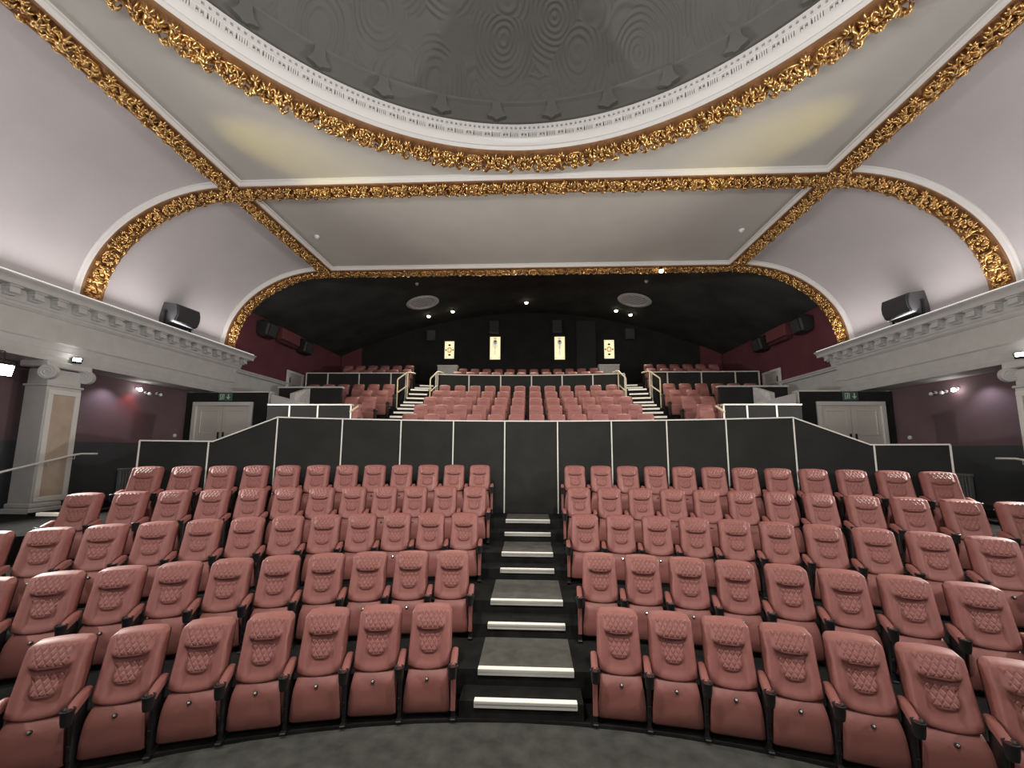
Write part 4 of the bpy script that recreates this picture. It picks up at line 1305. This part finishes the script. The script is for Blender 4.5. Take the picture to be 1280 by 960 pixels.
# floodlights on the piers
def flood(lab, loc, aim, size, energy, m, col=(1, .95, .88), beam=120, scale=1.0, blend=.6, lit=True):
    loc = Vector(loc); d = (Vector(aim) - loc).normalized()
    q = d.to_track_quat('-Z', 'Y')
    t = thing('floodlight', lab, 'lamp', loc); t.rotation_mode = 'QUATERNION'; t.rotation_quaternion = q
    s = scale
    mb = MB(); mb.rbox(-.15 * s, .15 * s, -.11 * s, .11 * s, 0, .13 * s, .02 * s, 2); mb.build('housing', M_blackm, t)
    mb = MB(); mb.rbox(-.125 * s, .125 * s, -.085 * s, .085 * s, -.012, .0, .004, 1); mb.build('lens', m, t)
    mb = MB()
    for k in range(5): mb.box((-.12 + k * .055) * s, (-.10 + k * .055) * s, -.09 * s, .09 * s, .13 * s, .17 * s)
    mb.build('cooling_fins', M_blackm, t)
    mb = MB(); mb.tube([(-.17 * s, 0, .05 * s), (-.17 * s, .16 * s, .05 * s), (.17 * s, .16 * s, .05 * s), (.17 * s, 0, .05 * s)], .012 * s, 6); mb.build('yoke', M_blackm, t)
    qi = q.inverted()
    top = Vector((loc.x, loc.y, 4.58 if loc.z < 4.5 else loc.z + .12)); side = Vector((math.copysign(10.06, loc.x), loc.y, top.z))
    mb = MB(); mb.tube([qi @ (p - loc) for p in (loc + Vector((0, 0, .1)), top - Vector((0, 0, .02)), side)], .012, 6); mb.build('mount_arm', M_blackm, t)
    if lit:
        ld = bpy.data.lights.new('floodlight_lamp', 'SPOT'); ld.energy = energy; ld.color = col; ld.spot_size = math.radians(beam); ld.spot_blend = blend; ld.shadow_soft_size = size
        lo = bpy.data.objects.new('floodlight_lamp', ld); lo.location = loc + d * .08; lo.rotation_mode = 'QUATERNION'; lo.rotation_quaternion = q; link(lo)
    return t
flood('glaring white floodlight on the left side at the frame edge', (-9.95, 7.22, 4.20), (0, 6.2, 1.6), .10, 1700, M_lampw, scale=1.2, beam=130)
flood('white floodlight on the right side across the hall', (9.95, 7.22, 4.20), (0, 6.2, 1.6), .10, 1700, M_lampw, scale=1.2, beam=130)
for sd in (-1, 1):
    spot('stage_side_flood', (sd * 9.3, 1.2, 5.0), (sd * -1.0, 6.0, 1.0), 900, 90, (1, .95, .88), .08, .8)
for sd, nm in ((-1, 'left'), (1, 'right')):
    flood(f'small bright spotlight above the capital of the {nm} pier', (sd * 9.90, 8.42, 4.66), (sd * 5.0, 3.5, 8.6), .05, 60, M_lampw, scale=.5, beam=60)

# ------------------------------------------------------------------ light
w = bpy.data.worlds.new('world'); sc.world = w; w.use_nodes = True
bg = w.node_tree.nodes['Background']; bg.inputs['Color'].default_value = (.75, .78, .85, 1); bg.inputs['Strength'].default_value = .10

# stage lamps behind the camera and unseen fills added for seats and ceiling
area('stage_wash', (0, -2.6, 5.6), (0, 8, 1.6), 6, .8, 25, (1, .93, .85))
for sd in (-1, 1):
    spot('seat_fill', (sd * 1.9, 1.7, 7.9), (sd * 1.7, 7.2, 0.8), 1000, 84, (1, .93, .85), .2, .9)  # no fixture; added to light the seats steeply from above
area('ceiling_fill', (0, -2.4, 4.0), (0, .35 * 4 - 2.4, 8.0), 10, 1.0, 850, (1, .97, .94))  # unseen panel added to brighten the ceiling
# coves: strips on the cornices
for sd in (-1, 1):
    area('cove_strip', (sd * 9.62, 4.6, 6.16), (sd * 8.8, 4.6, 8.6), 17.5, .10, 95, (1, .94, .93))
    spot('yellow_spot', (sd * 8.3, 4.4, 6.4), (sd * 4.7, 7.6, 8.78), 520, 20, (1, .80, .16), .04, 1.0)
# red glow lamp of the left bay
spot('bay_red', (-10.55, 10.62, 4.36), (-10.8, 10.5, 3.6), 12, 90, (1, .12, .12), .03, .8)
spot('bay_white', (-10.45, 9.9, 4.4), (-10.8, 9.8, 2.2), 25, 120, (.85, .88, 1), .05, .8)
spot('bay_white_right', (10.45, 9.9, 4.4), (10.8, 9.8, 2.2), 25, 120, (.85, .88, 1), .05, .8)
# rear ceiling lamps light the upper seats
for x, y in ((-3.77, 19.3), (4.34, 19.2), (-.06, 19.2), (-4.9, 19.3), (5.0, 19.3)):
    spot('rear_lamp', (x, y, zrear(x) - .3), (x * .5, 13.0, 3.5), 450, 95, (1, .89, .77), .05, .8)
spot('arch_light', (4.35, 12.72, 8.40), (1.5, 15.0, 4.0), 420, 120, (1, .88, .70), .05, .8)
spot('arch_light', (-4.35, 12.72, 8.40), (-1.5, 15.0, 4.0), 420, 120, (1, .88, .70), .05, .8)  # unseen twin of the right arch lamp, added for the upper seats

vs_ = sc.view_settings
vs_.view_transform = 'Standard'; vs_.look = 'None'; vs_.gamma = 1.0; vs_.use_curve_mapping = False
vs_.exposure = 0.0
